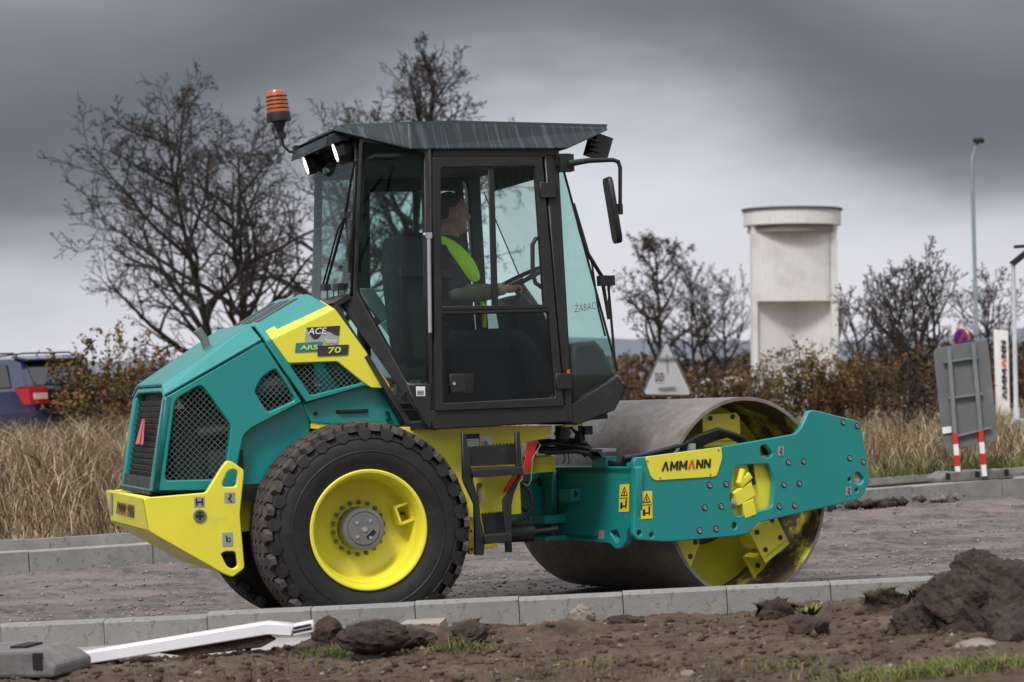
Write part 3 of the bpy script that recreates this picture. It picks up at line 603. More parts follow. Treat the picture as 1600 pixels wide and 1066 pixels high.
# doors
Dout = Sp([(675, 245), (848, 245), (882, 635), (680, 643)], .015)
Dh1 = rnd(Sp([(689, 262), (836, 260), (851, 481), (691, 484)], .015), .012); Dh2 = rnd(Sp([(691, 492), (857, 488), (868, 621), (693, 630)], .015), .012)
door = both('door', rnd(Dout, .012), [Dh1, Dh2], .045, .006, NEAR, 'black_paint')
for o_, mm in zip(door, (0, 1)):
    W = (0, 1 if mm else -1, 0)
    def put(name, ps, th, m, bv=.001): ps = mir(ps) if mm else ps; return link(name, poly_mesh(name, ps, [], th, bv, W), m, o_)
    put('window_pane', shrink(Sp([(688, 261), (769, 260), (775, 484), (690, 485)], .015), NEAR, .014), .004, 'glass_clear' if not mm else 'glass')
    put('window_pane', shrink(Sp([(764, 261), (838, 259), (852, 482), (769, 484)], .015), NEAR, .026), .004, 'glass_clear' if not mm else 'glass')
    put('window_pane', shrink(Sp([(690, 491), (858, 487), (869, 622), (692, 631)], .015), NEAR, .014), .004, 'glass_dark' if not mm else 'glass_quarter')
    put('sash_bar', shrink(Sp([(764, 261), (773, 260), (780, 484), (770, 484)], .015), NEAR, .012), .014, 'black_plastic', .003)
    put('sash_rail', shrink(Sp([(691, 479), (851, 476), (852, 482), (691, 485)], .015), NEAR, -.004), .02, 'black_plastic', .003)
    if not mm:
        put('lock_case', shrink(Sp(z4((685, 568), (798, 565), (798, 660), (688, 662)), .015), NEAR, -.006), .03, 'black_plastic', .004)
        put('lock_recess', shrink(Sp(z4((765, 583), (790, 582), (790, 645), (765, 647)), .015), NEAR, -.009), .004, 'dark', .001)
        put('lock_plate', shrink(Sp(z4((692, 578), (757, 576), (757, 652), (694, 654)), .015), NEAR, -.010), .004, 'black_paint', .001)
        c = RF.y(z4((706, 614))[0], YS-.028); mb = MB(); mb.cyl(c, c+NEAR*.006, .009, 12); obj('key_lock', mb, 'galv', o_)
        for hp in (z3((1180, 440), (1248, 440), (1250, 505), (1183, 505)), z4((1193, 566), (1268, 562), (1270, 638), (1197, 642))):
            put('hinge', shrink(Sp(hp, .015), NEAR, -.012), .03, 'black_paint', .004)
        c = RF.y(z4((1255, 556))[0], YS-.03); mb = MB(); mb.obox(c, ((1, 0, 0), (0, 1, 0), (0, 0, 1)), (.008, .006, .012)); obj('hinge_cap', mb, 'logo_red', o_)
# outside details on the near side
mb = MB(); a, b = Sp([(670, 368), (672, 520)], .03); mb.cyl(a, b, .011, 10); mb.cyl(a+Vector((0, .01, 0)), a+Vector((-.02, .03, .01)), .009); mb.obox(a, ((1, 0, 0), (0, 1, 0), (0, 0, 1)), (.016, .012, .016)); obj('door_stay', mb, 'galv', roller, smooth=40)
plate_label(z4((522, 628), (566, 628), (566, 674), (524, 674)), 'white', sl_[0], lambda p: Sp(p), NEAR*.003)
for i in range(4):
    plate_label(z4((528, 648+i*6), (560, 648+i*6), (560, 651+i*6), (528, 651+i*6)), 'decal_dark', sl_[0], lambda p: Sp(p), NEAR*.0045, name='print_line')
mb = MB(); a, b = Qp(z4((428, 668), (478, 660))); mb.beam(a+QN*.01, b+QN*.01, .02, .012); obj('frame_lug', mb, 'black_paint', roller)
# rear window, rear wall
xr = C1[0]; rt_, rb_ = Qout[0].z, RF.y((551, 462), -.47).z
ot = Vector((Qp([(561, 216)])[0].x-.004, -.465, 2.73)); 
def rearq(y, k): 
    A_, B_ = Vector((xr-.012, 0, rb_)), Vector((Qout[0].x-.006, 0, Qout[0].z)); p = A_.lerp(B_, k); return Vector((p.x, y, p.z))
Ro = [rearq(-.46, 0), rearq(.46, 0), rearq(.46, 1), rearq(-.46, 1)]; Rh = [rearq(-.445, .012), rearq(.445, .012), rearq(.445, .96), rearq(-.445, .96)]
rwf = link('rear_window', poly_mesh('rear_window', Ro, [rnd(Rh, .03)], .03, .005, (-1, 0, 0)), 'black_paint', roller)
link('window_pane', poly_mesh('window_pane', [p+Vector((-.004, 0, 0)) for p in Rh], [], .005, .001, (-1, 0, 0)), 'glass', rwf)
for i in range(13):
    mb = MB(); k = .12+i*.062; mb.beam(rearq(-.40, k)+Vector((-.006, 0, 0)), rearq(.40, k)+Vector((-.006, 0, 0)), .001, .0018); obj('heating_wire', mb, 'hub_grey', rwf)
mb = MB(); p0 = rearq(-.47, 0); q0 = Qp([(526, 472)])[0]
mb.add([p0, rearq(.47, 0), Vector((q0.x-.03, .47, q0.z-.02)), Vector((q0.x-.03, -.47, q0.z-.02))], [(0, 1, 2, 3)])
lo = Qp([(661, 660)])[0]
mb.add([Vector((q0.x-.03, -.47, q0.z-.02)), Vector((q0.x-.03, .47, q0.z-.02)), Vector((lo.x-.05, .6, lo.z)), Vector((lo.x-.05, -.6, lo.z))], [(0, 1, 2, 3)])
rwall = link('rear_wall', mb.mesh('rear_wall'), 'black_paint', roller); md = rwall.modifiers.new('s', 'SOLIDIFY'); md.thickness = .03; md.offset = 0
# rear wiper
def Rx(ps, x): return [RF.x(p, x) for p in ps]
mb = MB(); w = Rx(z3((412, 350), (398, 420), (372, 578), (290, 878)), xr-.03); mb.tube(w, [.006, .007, .010, .008], 6); w = Rx(z3((372, 578), (384, 700), (388, 810)), xr-.03); mb.tube(w, .007, 6)
mb.tube(Rx(z3((420, 345), (415, 480), (388, 815)), xr-.02), .008, 6); mb.tube(Rx(z3((372, 578), (340, 640), (275, 882)), xr-.035), .006, 6)
for p in z3((372, 578), (290, 878), (345, 875)): c = RF.x(p, xr-.035); mb.obox(c, ((1, 0, 0), (0, 1, 0), (0, 0, 1)), (.02, .05, .018))
obj('rear_wiper', mb, 'black_plastic', roller)
mb = MB()
for p in z3((300, 900), (325, 905), (345, 905)): a = RF.x(p, xr-.03); mb = MB(); mb.tube([a+Vector((0, 0, .02)), a+Vector((-.01, 0, -.05)), a+Vector((.01, 0, -.08))], .004, 5); obj('washer_hose', mb, 'black_plastic', roller)
# front quarter, windshield, front skirt
Gt, Gb = Gp([(880, 264), (965, 580)])
gp_ = Gp([(873, 262), (880, 264), (965, 578), (897, 632)])
gpane = both('front_quarter_pane', gp_, [], .006, .001, GN, 'glass')
skirt = both('front_skirt', Gp(z4((1262, 722), (1492, 578), (1530, 640), (1478, 742), (1300, 812), (1266, 800))), [], .05, .006, GN, 'black_paint')
s1, s2, s3, s4 = Gp(z4((1492, 578), (1530, 640), (1478, 742), (1300, 812)))
mb = MB()
for a, b in ((s1, s2), (s2, s3), (s3, s4)):
    mb.add([a, b, mir([b])[0], mir([a])[0]], [(0, 1, 2, 3)])
obj('front_skirt', mb, 'black_paint', roller)
wind = link('windshield', poly_mesh('windshield', [Gt, Gb, mir([Gb])[0], mir([Gt])[0]], [], .006, .001, (1, 0, 0)), 'glass', roller)
mb = MB(); mb.tube([Gt, Gb], .007, 6); obj('windshield_edge', mb, 'black_plastic', roller); mb = MB(); mb.tube(mir([Gt, Gb]), .004, 6); obj('windshield_edge', mb, 'black_plastic', roller)
mb = MB(); mb.box((Gt.x-.05, -.47, Gt.z-.02), (Gt.x-.02, .47, 2.72)); obj('sun_visor', mb, 'dark', roller)
O, U, V = Gp(z4((1283, 272), (1385, 255), (1283, 228))); link('lettering', fit_mesh(text_mesh('ŽÁBAC', 'lettering', -.012), O, U-O, V-O, GN*.004), 'decal_dark', gpane[0])
def Wy(ps, y): return Ry(ps, y)
mb = MB(); mb.tube(Gp(z3((1322, 528), (1350, 640), (1378, 730), (1440, 830), (1470, 1010))), [.005, .010, .012, .012, .010], 6); mb.tube(Gp(z3((1325, 528), (1400, 780), (1425, 960), (1455, 1080))), .006, 6)
for p in z3((1442, 850), (1474, 850)): c = Gp([p])[0]; mb.obox(c, ((1, 0, 0), (0, 1, 0), (0, 0, 1)), (.022, .03, .03))
mb.tube(Gp(z3((1474, 850), (1466, 1000))), .006, 6); mb.tube(Gp(z4((1445, 110), (1470, 400), (1478, 500))), .008, 6); obj('front_wiper', mb, 'black_plastic', roller)
# roof
tA, tB, tC = RF.y((533, 198), -.40), RF.y((640, 193.5), -.72), RF.y((949, 197.5), -.64)
lA, lB, lC, lD = RF.y((519, 203), -.43), RF.y((642, 233.5), -.80), RF.y((888, 232), -.80), RF.y((951, 203), -.68)
near_l = [lA, lB, lC, lD]; near_t = [tA, tB, tC]
roof = MB(); m_ = lambda p: mir([p])[0]
tm = [RF.y((711, 191.5), -.70)]
roof.add([tA, tB, lB, lA], [(0, 1, 2, 3)]); roof.add([tB, tm[0], tC, lD, lC, lB], [(0, 1, 2, 3, 4, 5)])
roof.add(mir([tA, tB, lB, lA]), [(0, 3, 2, 1)]); roof.add(mir([tB, tm[0], tC, lD, lC, lB]), [(5, 4, 3, 2, 1, 0)])
roof.add([lA, lB, m_(lB), m_(lA)], [(0, 1, 2, 3)]); roof.add([lB, lC, m_(lC), m_(lB)], [(0, 1, 2, 3)]); roof.add([lC, lD, m_(lD), m_(lC)], [(0, 1, 2, 3)])
roof.add([tC, lD, m_(lD), m_(tC)], [(0, 1, 2, 3)]); roof.add([tA, lA, m_(lA), m_(tA)], [(0, 1, 2, 3)])
rme = roof.mesh('roof'); bm = bmesh.new(); bm.from_mesh(rme); bmesh.ops.remove_doubles(bm, verts=bm.verts, dist=.0005); bmesh.ops.recalc_face_normals(bm, faces=bm.faces); bm.to_mesh(rme); bm.free()
roofo = link('roof', rme, 'roof', roller); md = roofo.modifiers.new('b', 'BEVEL'); md.width = .012; md.segments = 2
rt2 = MB(); rt2.add([tA, tB, tm[0], tC, m_(tC), m_(tm[0]), m_(tB), m_(tA)], [(0, 1, 6, 7), (1, 2, 5, 6), (2, 3, 4, 5)]); rto = obj('roof_top', rt2, 'roof_top', roofo); md = rto.modifiers.new('s', 'SOLIDIFY'); md.thickness = .012; md.offset = 1
vis = MB(); v0 = RF.y((512, 212), -.42); v1 = RF.y((508, 229), -.42); f0, f1 = m_(v0), m_(v1)
vis.add([v0, v1, f1, f0, tA+Vector((.03, 0, -.01)), m_(tA)+Vector((.03, 0, -.01)), lA+Vector((.15, 0, -.03)), m_(lA)+Vector((.15, 0, -.03))], [(0, 1, 2, 3), (0, 3, 5, 4), (1, 6, 7, 2), (0, 4, 6, 1), (3, 2, 7, 5)])
visor = obj('roof_visor', vis, 'roof', roller)
mb = MB(); mb.box((C2[0]-.25, -.70, lB.z-.03), (C3[0], .70, lB.z-.012)); obj('headliner', mb, 'dark', roller)
# work lamps at the rear; third body stands for a reflection in the glass
for i, (p, y, lp) in enumerate(((z3((362, 308))[0], -.36, z3((350, 312))[0]), (z3((238, 362))[0], .34, z3((210, 370))[0]), (z3((336, 372))[0], .10, z3((325, 380))[0]))):
    c = RF.y(p, y); ax = Vector((-.95, .10 if i < 2 else .3, -.27)).normalized(); mb = MB()
    sx = ax.cross(Vector((0, 0, 1))).normalized(); sz = sx.cross(ax)
    rect = [(-1, -.45), (-1, .45), (-.55, 1), (.55, 1), (1, .45), (1, -.45), (.55, -1), (-.55, -1)]
    ring = lambda k, d: [c+ax*d+sx*u*.055*k+sz*v*.060*k for u, v in rect]
    mb.add(ring(1, .045)+ring(1, .0)+ring(.6, -.07), [tuple(range(8))]+[(j, (j+1) % 8, (j+1) % 8+8, j+8) for j in range(8)]+[(j+8, (j+1) % 8+8, (j+1) % 8+16, j+16) for j in range(8)]+[tuple(range(23, 15, -1))])
    lo_ = obj('work_lamp', mb, 'black_plastic', roller)
    mb = MB(); mb.add(ring(.85, .047), [tuple(range(8))]); obj('lens', mb, 'lamp_lens' if i < 2 else 'glass', lo_)
    mb = MB(); mb.beam(c-ax*.02+sz*.03, c-ax*.0+Vector((0, 0, .14)), .03, .012); obj('bracket', mb, 'galv', lo_)
# beacon
bc = RF.y((436, 190), .42); bt = RF.y((431, 141), .42); ax = (bt-bc).normalized(); mb = MB(); L_ = (bt-bc).length
mb.lathe([(0, 0), (0, .074), (.01, .076), (.055, .070), (.055, 0)], bc-ax*.0, ax, 28); be = obj('beacon', mb, 'black_plastic', roller, smooth=40)
mb = MB(); mb.lathe([(.056, .068), (L_-.02, .058), (L_-.004, .050), (L_, .035), (L_, 0)], bc, ax, 28); obj('beacon_lens', mb, 'amber', be, smooth=40)
mb = MB()
for k in range(4): mb.lathe([(.075+k*.024, .0675-k*.0015), (.081+k*.024, .071-k*.0015), (.087+k*.024, .0672-k*.0015)], bc, ax, 28)
obj('lens_rib', mb, 'amber_dark', be, smooth=60)
mb = MB(); e0 = RF.y((464, 238), .42); st = RF.y((440, 212), .42); mb.tube([bc-ax*.002, bc-ax*.05, st], [.045, .024, .018], 12)
mb.tube([st+Vector((0, 0, .02)), st, RF.y((443, 228), .42), RF.y((452, 237), .42), e0], .009, 8); mb.obox(st+Vector((0, 0, -.0)), ((1, 0, 0), (0, 1, 0), (0, 0, 1)), (.022, .02, .018)); mb.box((e0.x-.02, e0.y-.02, e0.z-.04), (e0.x+.02, e0.y+.02, e0.z+.04)); obj('beacon_bracket', mb, 'black_plastic', be, smooth=40)
# mirror at the front corner
ym = -.84
mb = MB(); mb.tube(Ry([(888, 256), (920, 251), (958, 250), (966, 253), (969, 262), (969, 325)], ym), [.020, .016, .013, .013, .012, .011], 10); a, b = Ry([(872, 242), (895, 268)], YS-.02); mb.box((a.x, a.y-.03, b.z), (b.x, a.y+.05, a.z)); c = RF.y((968, 327), ym); mb.cyl(c-Vector((0, 0, .03)), c+Vector((0, 0, .03)), .02, 10); marm = obj('mirror_arm', mb, 'black_plastic', roller, smooth=40)
a, b = RF.y((944, 278), ym+.02), RF.y((961, 381), ym+.02); d = (a-b); L_ = d.length; nrm_ = Vector((-.95, .18, 0)).normalized(); sx = d.normalized().cross(nrm_).normalized()
out_ = [(a+b)/2+d*(.5*v)+sx*.085*u for u, v in ((-.75, -1), (.75, -1), (1, -.85), (1, .85), (.75, 1), (-.75, 1), (-1, .85), (-1, -.85))]
link('mirror', poly_mesh('mirror', out_, [], .035, .012, nrm_), 'black_plastic', roller)
mb = MB(); mb.cyl((a+b)/2+Vector((.02, 0, -.005)), c, .016, 8); obj('mirror_joint', mb, 'black_plastic', marm)
# front work lamp below the roof
c = RF.y(z3((1425, 292))[0], -.58); mb = MB(); mb.obox(c, ((.85, 0, -.3), (0, 1, 0), (.3, 0, .85)), (.05, .08, .06)); 
for k in range(3): mb.obox(c+Vector((-.055, -.085, -.03+k*.03)), ((.85, 0, -.3), (0, 1, 0), (.3, 0, .85)), (.03, .006, .005))
mb.beam(c+Vector((-.05, 0, .04)), c+Vector((-.03, 0, .11)), .03); obj('work_lamp', mb, 'black_plastic', roller)
mb = MB(); a, b = RF.y(z3((1245, 322))[0], YS), RF.y(z3((1310, 385))[0], YS); mb.box((a.x, YS-.02, b.z+.02), (b.x, -.5, a.z)); obj('mirror_bracket', mb, 'black_plastic', roller)
# ---------------- cab interior
fl = MB(); fl.add([Vector((x, y, 1.17)) for x, y in ((C1[0]+.15, -.45), (C2[0], -.72), (C3[0], -.72), (C4[0]-.05, -.46), (C4[0]-.05, .46), (C3[0], .72), (C2[0], .72), (C1[0]+.15, .45))], [tuple(range(8))]); flo = obj('cab_floor', fl, 'dark', roller); md = flo.modifiers.new('s', 'SOLIDIFY'); md.thickness = .03
cx = lambda p, y=0: RF.y(p, y)
mb = MB(); b0_, b1_ = cx((640, 372)), cx((655, 560))
sb = [cx(p) for p in z3((565, 672), (600, 658), (672, 662), (690, 690), (720, 1010), (720, 1200), (610, 1200), (585, 1010), (562, 800))]
seat = link('seat', poly_mesh('seat', [p+Vector((0, .24, 0)) for p in rnd(sb, .05)], [], .48, .03, (0, 1, 0)), 'black_plastic', roller)
sq = cx((690, 560)); mb = MB(); mb.box((sq.x-.18, -.25, sq.z-.12), (sq.x+.32, .25, sq.z-.02)); mb.box((sq.x-.1, -.18, 1.18), (sq.x+.2, .18, sq.z-.12)); so = obj('seat_cushion', mb, 'black_plastic', seat); md = so.modifiers.new('b', 'BEVEL'); md.width = .03; md.segments = 2
a, b = cx(z3((565, 815))[0], -.27), cx(z3((720, 815))[0], -.27); mb = MB(); mb.beam(a+Vector((.05, 0, 0)), a+Vector((.38, 0, -.02)), .06, .05); obj('armrest', mb, 'black_plastic', seat)
# far side trim panels
mb = MB(); tp = [cx(p, .40) for p in z4((240, 155), (320, 155), (408, 287), (355, 325))]; link('side_trim', poly_mesh('side_trim', tp, [], .05, .01, NEAR), 'trim_grey', roller)
tp = [cx(p, .38) for p in z4((355, 325), (408, 290), (505, 450), (462, 462))]; link('side_trim', poly_mesh('side_trim', tp, [], .05, .01, NEAR), 'trim_grey', roller)
# steering column, wheel, console
sc_ = cx((806, 440), 0); up_ = Vector((-.42, 0, .91)).normalized(); mb = MB(); uu = Vector((0, 1, 0)); vv = up_.cross(uu)
ringp = [sc_+(uu*math.cos(t)+vv*math.sin(t))*.19 for t in np.linspace(0, 2*PI, 33)]; mb.tube(ringp, .014, 8, False)
for t in (.5, 2.6, 4.7): mb.beam(sc_-up_*.02, sc_+(uu*math.cos(t)+vv*math.sin(t))*.185, .03, .012)
mb.cyl(sc_-up_*.03, sc_+up_*.005, .05, 14); sw = obj('steering_wheel', mb, 'black_plastic', roller, smooth=40)
mb = MB(); mb.tube([sc_-up_*.02, sc_-up_*.2+Vector((.02, 0, 0)), sc_-up_*.75], [.035, .05, .06], 12); obj('steering_column', mb, 'black_plastic', sw)
cons = [cx(p, -.16) for p in z4((985, 225), (1000, 195), (1055, 180), (1105, 245), (1150, 330), (1165, 690), (1060, 690), (1020, 420))]
link('console', poly_mesh('console', cons, [], .36, .03, NEAR), 'black_plastic', roller)
fc = [cx(p, -.38) for p in z4((1275, 430), (1300, 415), (1390, 405), (1430, 450), (1490, 580), (1440, 700), (1270, 730))]
link('front_console', poly_mesh('front_console', fc, [], .7, .03, NEAR), 'black_plastic', roller)
mb = MB(); mb.box((.55, -.66, 1.2), (.95, -.42, 1.62)); ob_ = obj('side_console', mb, 'black_plastic', roller); md = ob_.modifiers.new('b', 'BEVEL'); md.width = .03; md.segments = 2
mb = MB(); mb.tube(Ry(z3((1188, 672), (1165, 676), (1152, 700), (1153, 820), (1165, 860), (1192, 878)), -.70), .013, 8); obj('grab_handle', mb, 'black_plastic', roller, smooth=40)

# ---------------- ladder, chassis below the cab
yb = -.60
ch = [RF.y(p, yb) for p in z5((-60, 118), (965, 112), (945, 190), (760, 228), (768, 470), (690, 560), (694, 665), (592, 700), (600, 930), (392, 968), (360, 560), (200, 300))]
chas = link('chassis_side', poly_mesh('chassis_side', ch, [rnd(Ry(z5((455, 500), (495, 498), (497, 635), (460, 637)), yb), .02)], .05, .006, NEAR), 'yellow', roller)
mb = MB(); mb.box((.35, -.55, .62), (1.0, .55, 1.06)); obj('chassis', mb, 'yellow', roller)
link('chassis_side', poly_mesh('chassis_side', mir(ch), [], .05, .006, -NEAR), 'yellow', roller)
mb = MB(); a, b = Ry(z5((386, 800), (440, 975)), yb-.03); mb.box((a.x, a.y-.03, b.z), (b.x, a.y, a.z)); a, b = Ry(z5((385, 565), (437, 725)), yb-.02); mb.box((a.x, a.y-.02, b.z), (b.x, a.y, a.z)); br = obj('ladder_bracket', mb, 'yellow', roller)
for p in z5((415, 820), (418, 945)): c = RF.y(p, yb-.061); mb = MB(); mb.cyl(c, c+NEAR*.005, .008, 8); obj('bolt_hole', mb, 'bolt_dark', br)
yl = -.80
lad = link('ladder', poly_mesh('ladder', Ry(z5((355, 160), (380, 160), (434, 490), (470, 620), (482, 740), (512, 870), (502, 985), (445, 985), (438, 640), (372, 500), (362, 470)), yl), [], .03, .004, NEAR), 'black_paint', roller)
link('ladder_rail', poly_mesh('ladder_rail', Ry(z5((716, 150), (746, 150), (764, 430), (706, 570), (690, 650), (694, 965), (655, 965), (632, 615), (738, 450), (722, 380)), yl+.02), [], .03, .004, NEAR), 'black_paint', lad)
def saw(p0, p1, y, n, d=.012):
    a, b = Ry([p0, p1], y); out = []
    for i in range(n):
        out += [a.lerp(b, i/n)+Vector((0, 0, 0)), a.lerp(b, (i+.5)/n)+Vector((0, 0, d))]
    return out+[b]
link('step', poly_mesh('step', saw(*z5((388, 262), (722, 234)), yl+.10, 14)+Ry(z5((738, 370), (420, 382)), yl+.10), [], .012, .002, NEAR), 'black_paint', lad)
link('step', poly_mesh('step', saw(*z5((426, 410), (766, 392)), yl-.04, 14, .006)+Ry(z5((772, 440), (430, 460)), yl-.04), [], .16, .004, NEAR), 'black_paint', lad)
link('step', poly_mesh('step', saw(*z5((486, 712), (640, 697)), yl+.10, 8)+Ry(z5((660, 826), (510, 835)), yl+.10), [], .012, .002, NEAR), 'black_paint', lad)
link('step', poly_mesh('step', saw(*z5((508, 852), (690, 836)), yl-.04, 8, .006)+Ry(z5((694, 890), (512, 910)), yl-.04), [], .16, .004, NEAR), 'black_paint', lad)
plate_label(z5((370, 168), (470, 162), (474, 255), (378, 256)), 'decal_dark', chas, lambda p: Ry(p, yb), NEAR*.003)
plate_label(z5((385, 200), (466, 196), (469, 248), (390, 250)), 'white', chas, lambda p: Ry(p, yb), NEAR*.005)
for i in range(4): plate_label(z5((385, 208+i*10), (466, 205+i*10), (466, 207+i*10), (385, 210+i*10)), 'decal_dark', chas, lambda p: Ry(p, yb), NEAR*.006, name='print_line')
plate_label(z5((477, 184), (547, 180), (550, 258), (482, 258)), 'white', chas, lambda p: Ry(p, yb), NEAR*.003)
dtext('106', *z5((487, 246), (528, 243), (487, 212)), 'decal_dark', 2.5, .01, y=yb, parent=chas)
plate_label(z5((457, 505), (495, 503), (497, 630), (462, 632)), 'label_grey', chas, lambda p: Ry(p, yb+.02), NEAR*.001)
# rubber mounts under the cab floor
for p, w in ((z5((195, 190))[0], .04), (z5((1035, 165))[0], .045)):
    c = RF.y(p, -.52); mb = MB(); mb.cyl(c+Vector((0, 0, -.03)), c+Vector((0, 0, .05)), w, 14); mb.cyl(c+Vector((0, 0, -.005)), c+Vector((0, 0, .012)), w*1.15, 14); obj('rubber_mount', mb, 'black_plastic', roller, smooth=40)
mb = MB(); a, b = Ry(z5((1040, 112), (1150, 100)), -.62); mb.beam(a, b, .05, .012); obj('cab_bracket', mb, 'yellow', roller)
# ---------------- articulation: red lock bar, hoses, joint
yj = -.45
mb = MB(); P = Ry(z5((800, 220), (868, 208), (815, 400), (775, 440), (690, 560), (630, 560), (700, 440), (765, 420)), -.66)
link('lock_bar', poly_mesh('lock_bar', P, [], .012, .002, NEAR), 'red', roller)
mb = MB(); mb.tube(Ry(z5((850, 205), (885, 240), (830, 330), (820, 480), (800, 515), (770, 500)), -.68), .003, 5); obj('lock_cable', mb, 'galv', roller)
mb = MB(); mb.tube(Ry(z5((690, 480), (760, 500), (815, 560), (825, 650), (780, 730), (700, 770)), -.5), .013, 8); obj('hose', mb, 'black_plastic', roller, smooth=50)
mb = MB(); mb.tube(Ry(z5((690, 600), (740, 640), (790, 690)), -.48), .012, 8); obj('hose', mb, 'black_plastic', roller, smooth=50)
for i, (dy, dz) in enumerate(((0, 0), (.05, .03), (.10, -.03), (-.03, -.05), (.02, .055))):
    mb = MB(); mb.tube([p+Vector((0, dy, dz*.6)) for p in Ry(z5((860, 245), (960, 225+i*10), (1100, 245), (1200, 265), (1232, 285+i*4)), -.3)], .015, 8); obj('hose', mb, 'black_plastic', roller, smooth=50)
for i in range(5):
    mb = MB(); mb.tube([p+Vector((0, .04*i, 0)) for p in Ry(z5((1085+i*18, 120), (1120+i*14, 150), (1175+i*4, 165), (1180, 210), (1120, 235), (1060, 200))[:4+i % 2], -.35)], .009, 8); obj('hose', mb, 'black_plastic', roller, smooth=50)
mb = MB(); c = RF.y(z5((1185, 135))[0], -.35); mb.box((c.x-.02, -.4, c.z-.03), (c.x+.03, -.3, c.z+.02)); a, b = Ry(z5((1150, 90), (1160, 230)), -.36); mb.beam(a, b, .02); obj('hose_bracket', mb, 'black_plastic', roller)
for p in (z5((1040, 300), (1055, 330), (1035, 365)), z5((1070, 300), (1078, 340), (1075, 370))):
    mb = MB(); mb.tube(Ry(p, -.36), .004, 5); obj('cable_tie', mb, 'black_plastic', roller)
mb = MB(); c = RF.y(z5((875, 365))[0], -.1); mb.lathe([(-.05, .10), (.04, .10), (.05, .09), (.05, 0)], c, (0, 0, 1), 24); obj('pivot_cap', mb, 'yellow', roller, smooth=40)
mb = MB()
for k in (-.05, .05): mb.cyl(c+Vector((k, -.04, .05)), c+Vector((k, -.04, .075)), .02, 6)
obj('pivot_bolt', mb, 'bolt_dark', roller)
mb = MB(); a, b = RF.y(z5((690, 835))[0], -.40), RF.y(z5((830, 828))[0], -.40); mb.cyl(a-(b-a)*1.2, b, .055, 18); cyl_ = obj('steering_cylinder', mb, 'black_plastic', roller, smooth=40)
a, b = b, RF.y(z5((1000, 805))[0], -.40); mb = MB(); mb.cyl(a, b, .017, 12); obj('cylinder_rod', mb, 'bolt_dark', cyl_, smooth=40)
# ---------------- front frame (heads further to the left than the rear half)
XB = -.90
def Fx(ps, x): return [FF.x(p, x) for p in ps]
REAR = Vector((-1, 0, 0))
bm_pts = Fx(z5((965, 388), (1530, 386), (1530, 782), (1490, 792), (1468, 830), (1456, 900), (1432, 935), (1395, 946), (1352, 906), (1030, 878), (965, 800)), XB)
eye = rnd(Fx(z5((1350, 825), (1398, 812), (1425, 868), (1402, 908)), XB), .02)
beam = link('front_beam', poly_mesh('front_beam', rnd(bm_pts, .012, 2), [eye], .05, .006, REAR), 'teal', roller, MF)
tz, bz = bm_pts[0].z, bm_pts[9].z
mb = MB(); mb.box((XB+.01, -.0, bz), (XB+.06, .90, tz)); obj('beam_half', mb, 'teal', beam)
mb = MB(); mb.box((XB+.0, -.90, tz-.035), (XB+.16, .90, tz-.003)); mb.box((XB+.0, -.52, bz+.01), (XB+.12, .85, bz+.035)); obj('beam_flange', mb, 'teal', beam)
# joint housing at the middle
mb = MB(); p0 = FF.x(z5((830, 440))[0], XB-.16); p1 = FF.x(z5((962, 700))[0], XB-.02)
mb.box((XB-.16, -.02, bz+.06), (XB-.0, .30, tz-.09)); mb.box((XB-.30, -.02, tz-.07), (XB, .32, tz-.035)); mb.box((XB-.30, -.02, bz+.02), (XB, .32, bz+.06)); obj('joint_housing', mb, 'teal', roller, MF)
jp = Fx(z5((775, 440), (962, 418), (962, 705), (900, 720), (830, 740), (782, 720)), XB-.06); jh = rnd(Fx(z5((832, 548), (910, 540), (915, 655), (838, 662)), XB-.06), .02); jo = link('joint_plate', poly_mesh('joint_plate', jp, [jh], .04, .006, REAR), 'teal', roller, MF)
mb = MB(); c = FF.x(z5((872, 490))[0], XB-.065); mb.cyl(c, c+REAR*.01, .03, 16); obj('joint_bore', mb, 'bolt_dark', jo)
for yy_, nm in (((905, 705), (1015, 765)), 'a'), (((905, 845), (1018, 882)), 'b'):
    a, b = Fx(z5(*yy_), XB-.05); mb = MB(); mb.box((XB-.16, min(a.y, b.y), b.z), (XB, max(a.y, b.y), a.z)); o_ = obj('cylinder_lug', mb, 'teal', roller, MF)
    for u in (.25, .75): mb = MB(); c = Vector((XB-.161, a.y+(b.y-a.y)*u, (a.z+b.z)/2)); mb.cyl(c, c+REAR*.006, .008, 8); obj('bolt', mb, 'bolt', o_)
mb = MB(); c = FF.x(z5((965, 805))[0], XB-.08); mb.cyl(c+Vector((0, 0, -.075)), c+Vector((0, 0, .075)), .03, 14); obj('cylinder_pin', mb, 'bolt_dark', roller, MF)
a, b = Fx(z5((1072, 530), (1168, 618)), XB); mb = MB(); mb.box((XB-.07, min(a.y, b.y)+.02, b.z), (XB+.0, max(a.y, b.y), a.z)); tb_ = obj('tow_lug', mb, 'teal', beam)
c = FF.x(z5((1124, 570))[0], XB-.072); mb = MB(); mb.cyl(c, c+REAR*.003, .02, 14); obj('lug_bore', mb, 'bolt_dark', beam)
def Flabel(ps, m, parent, fn, lift, name='label_plate'): return decal(name, fn(ps), m, parent, lift)
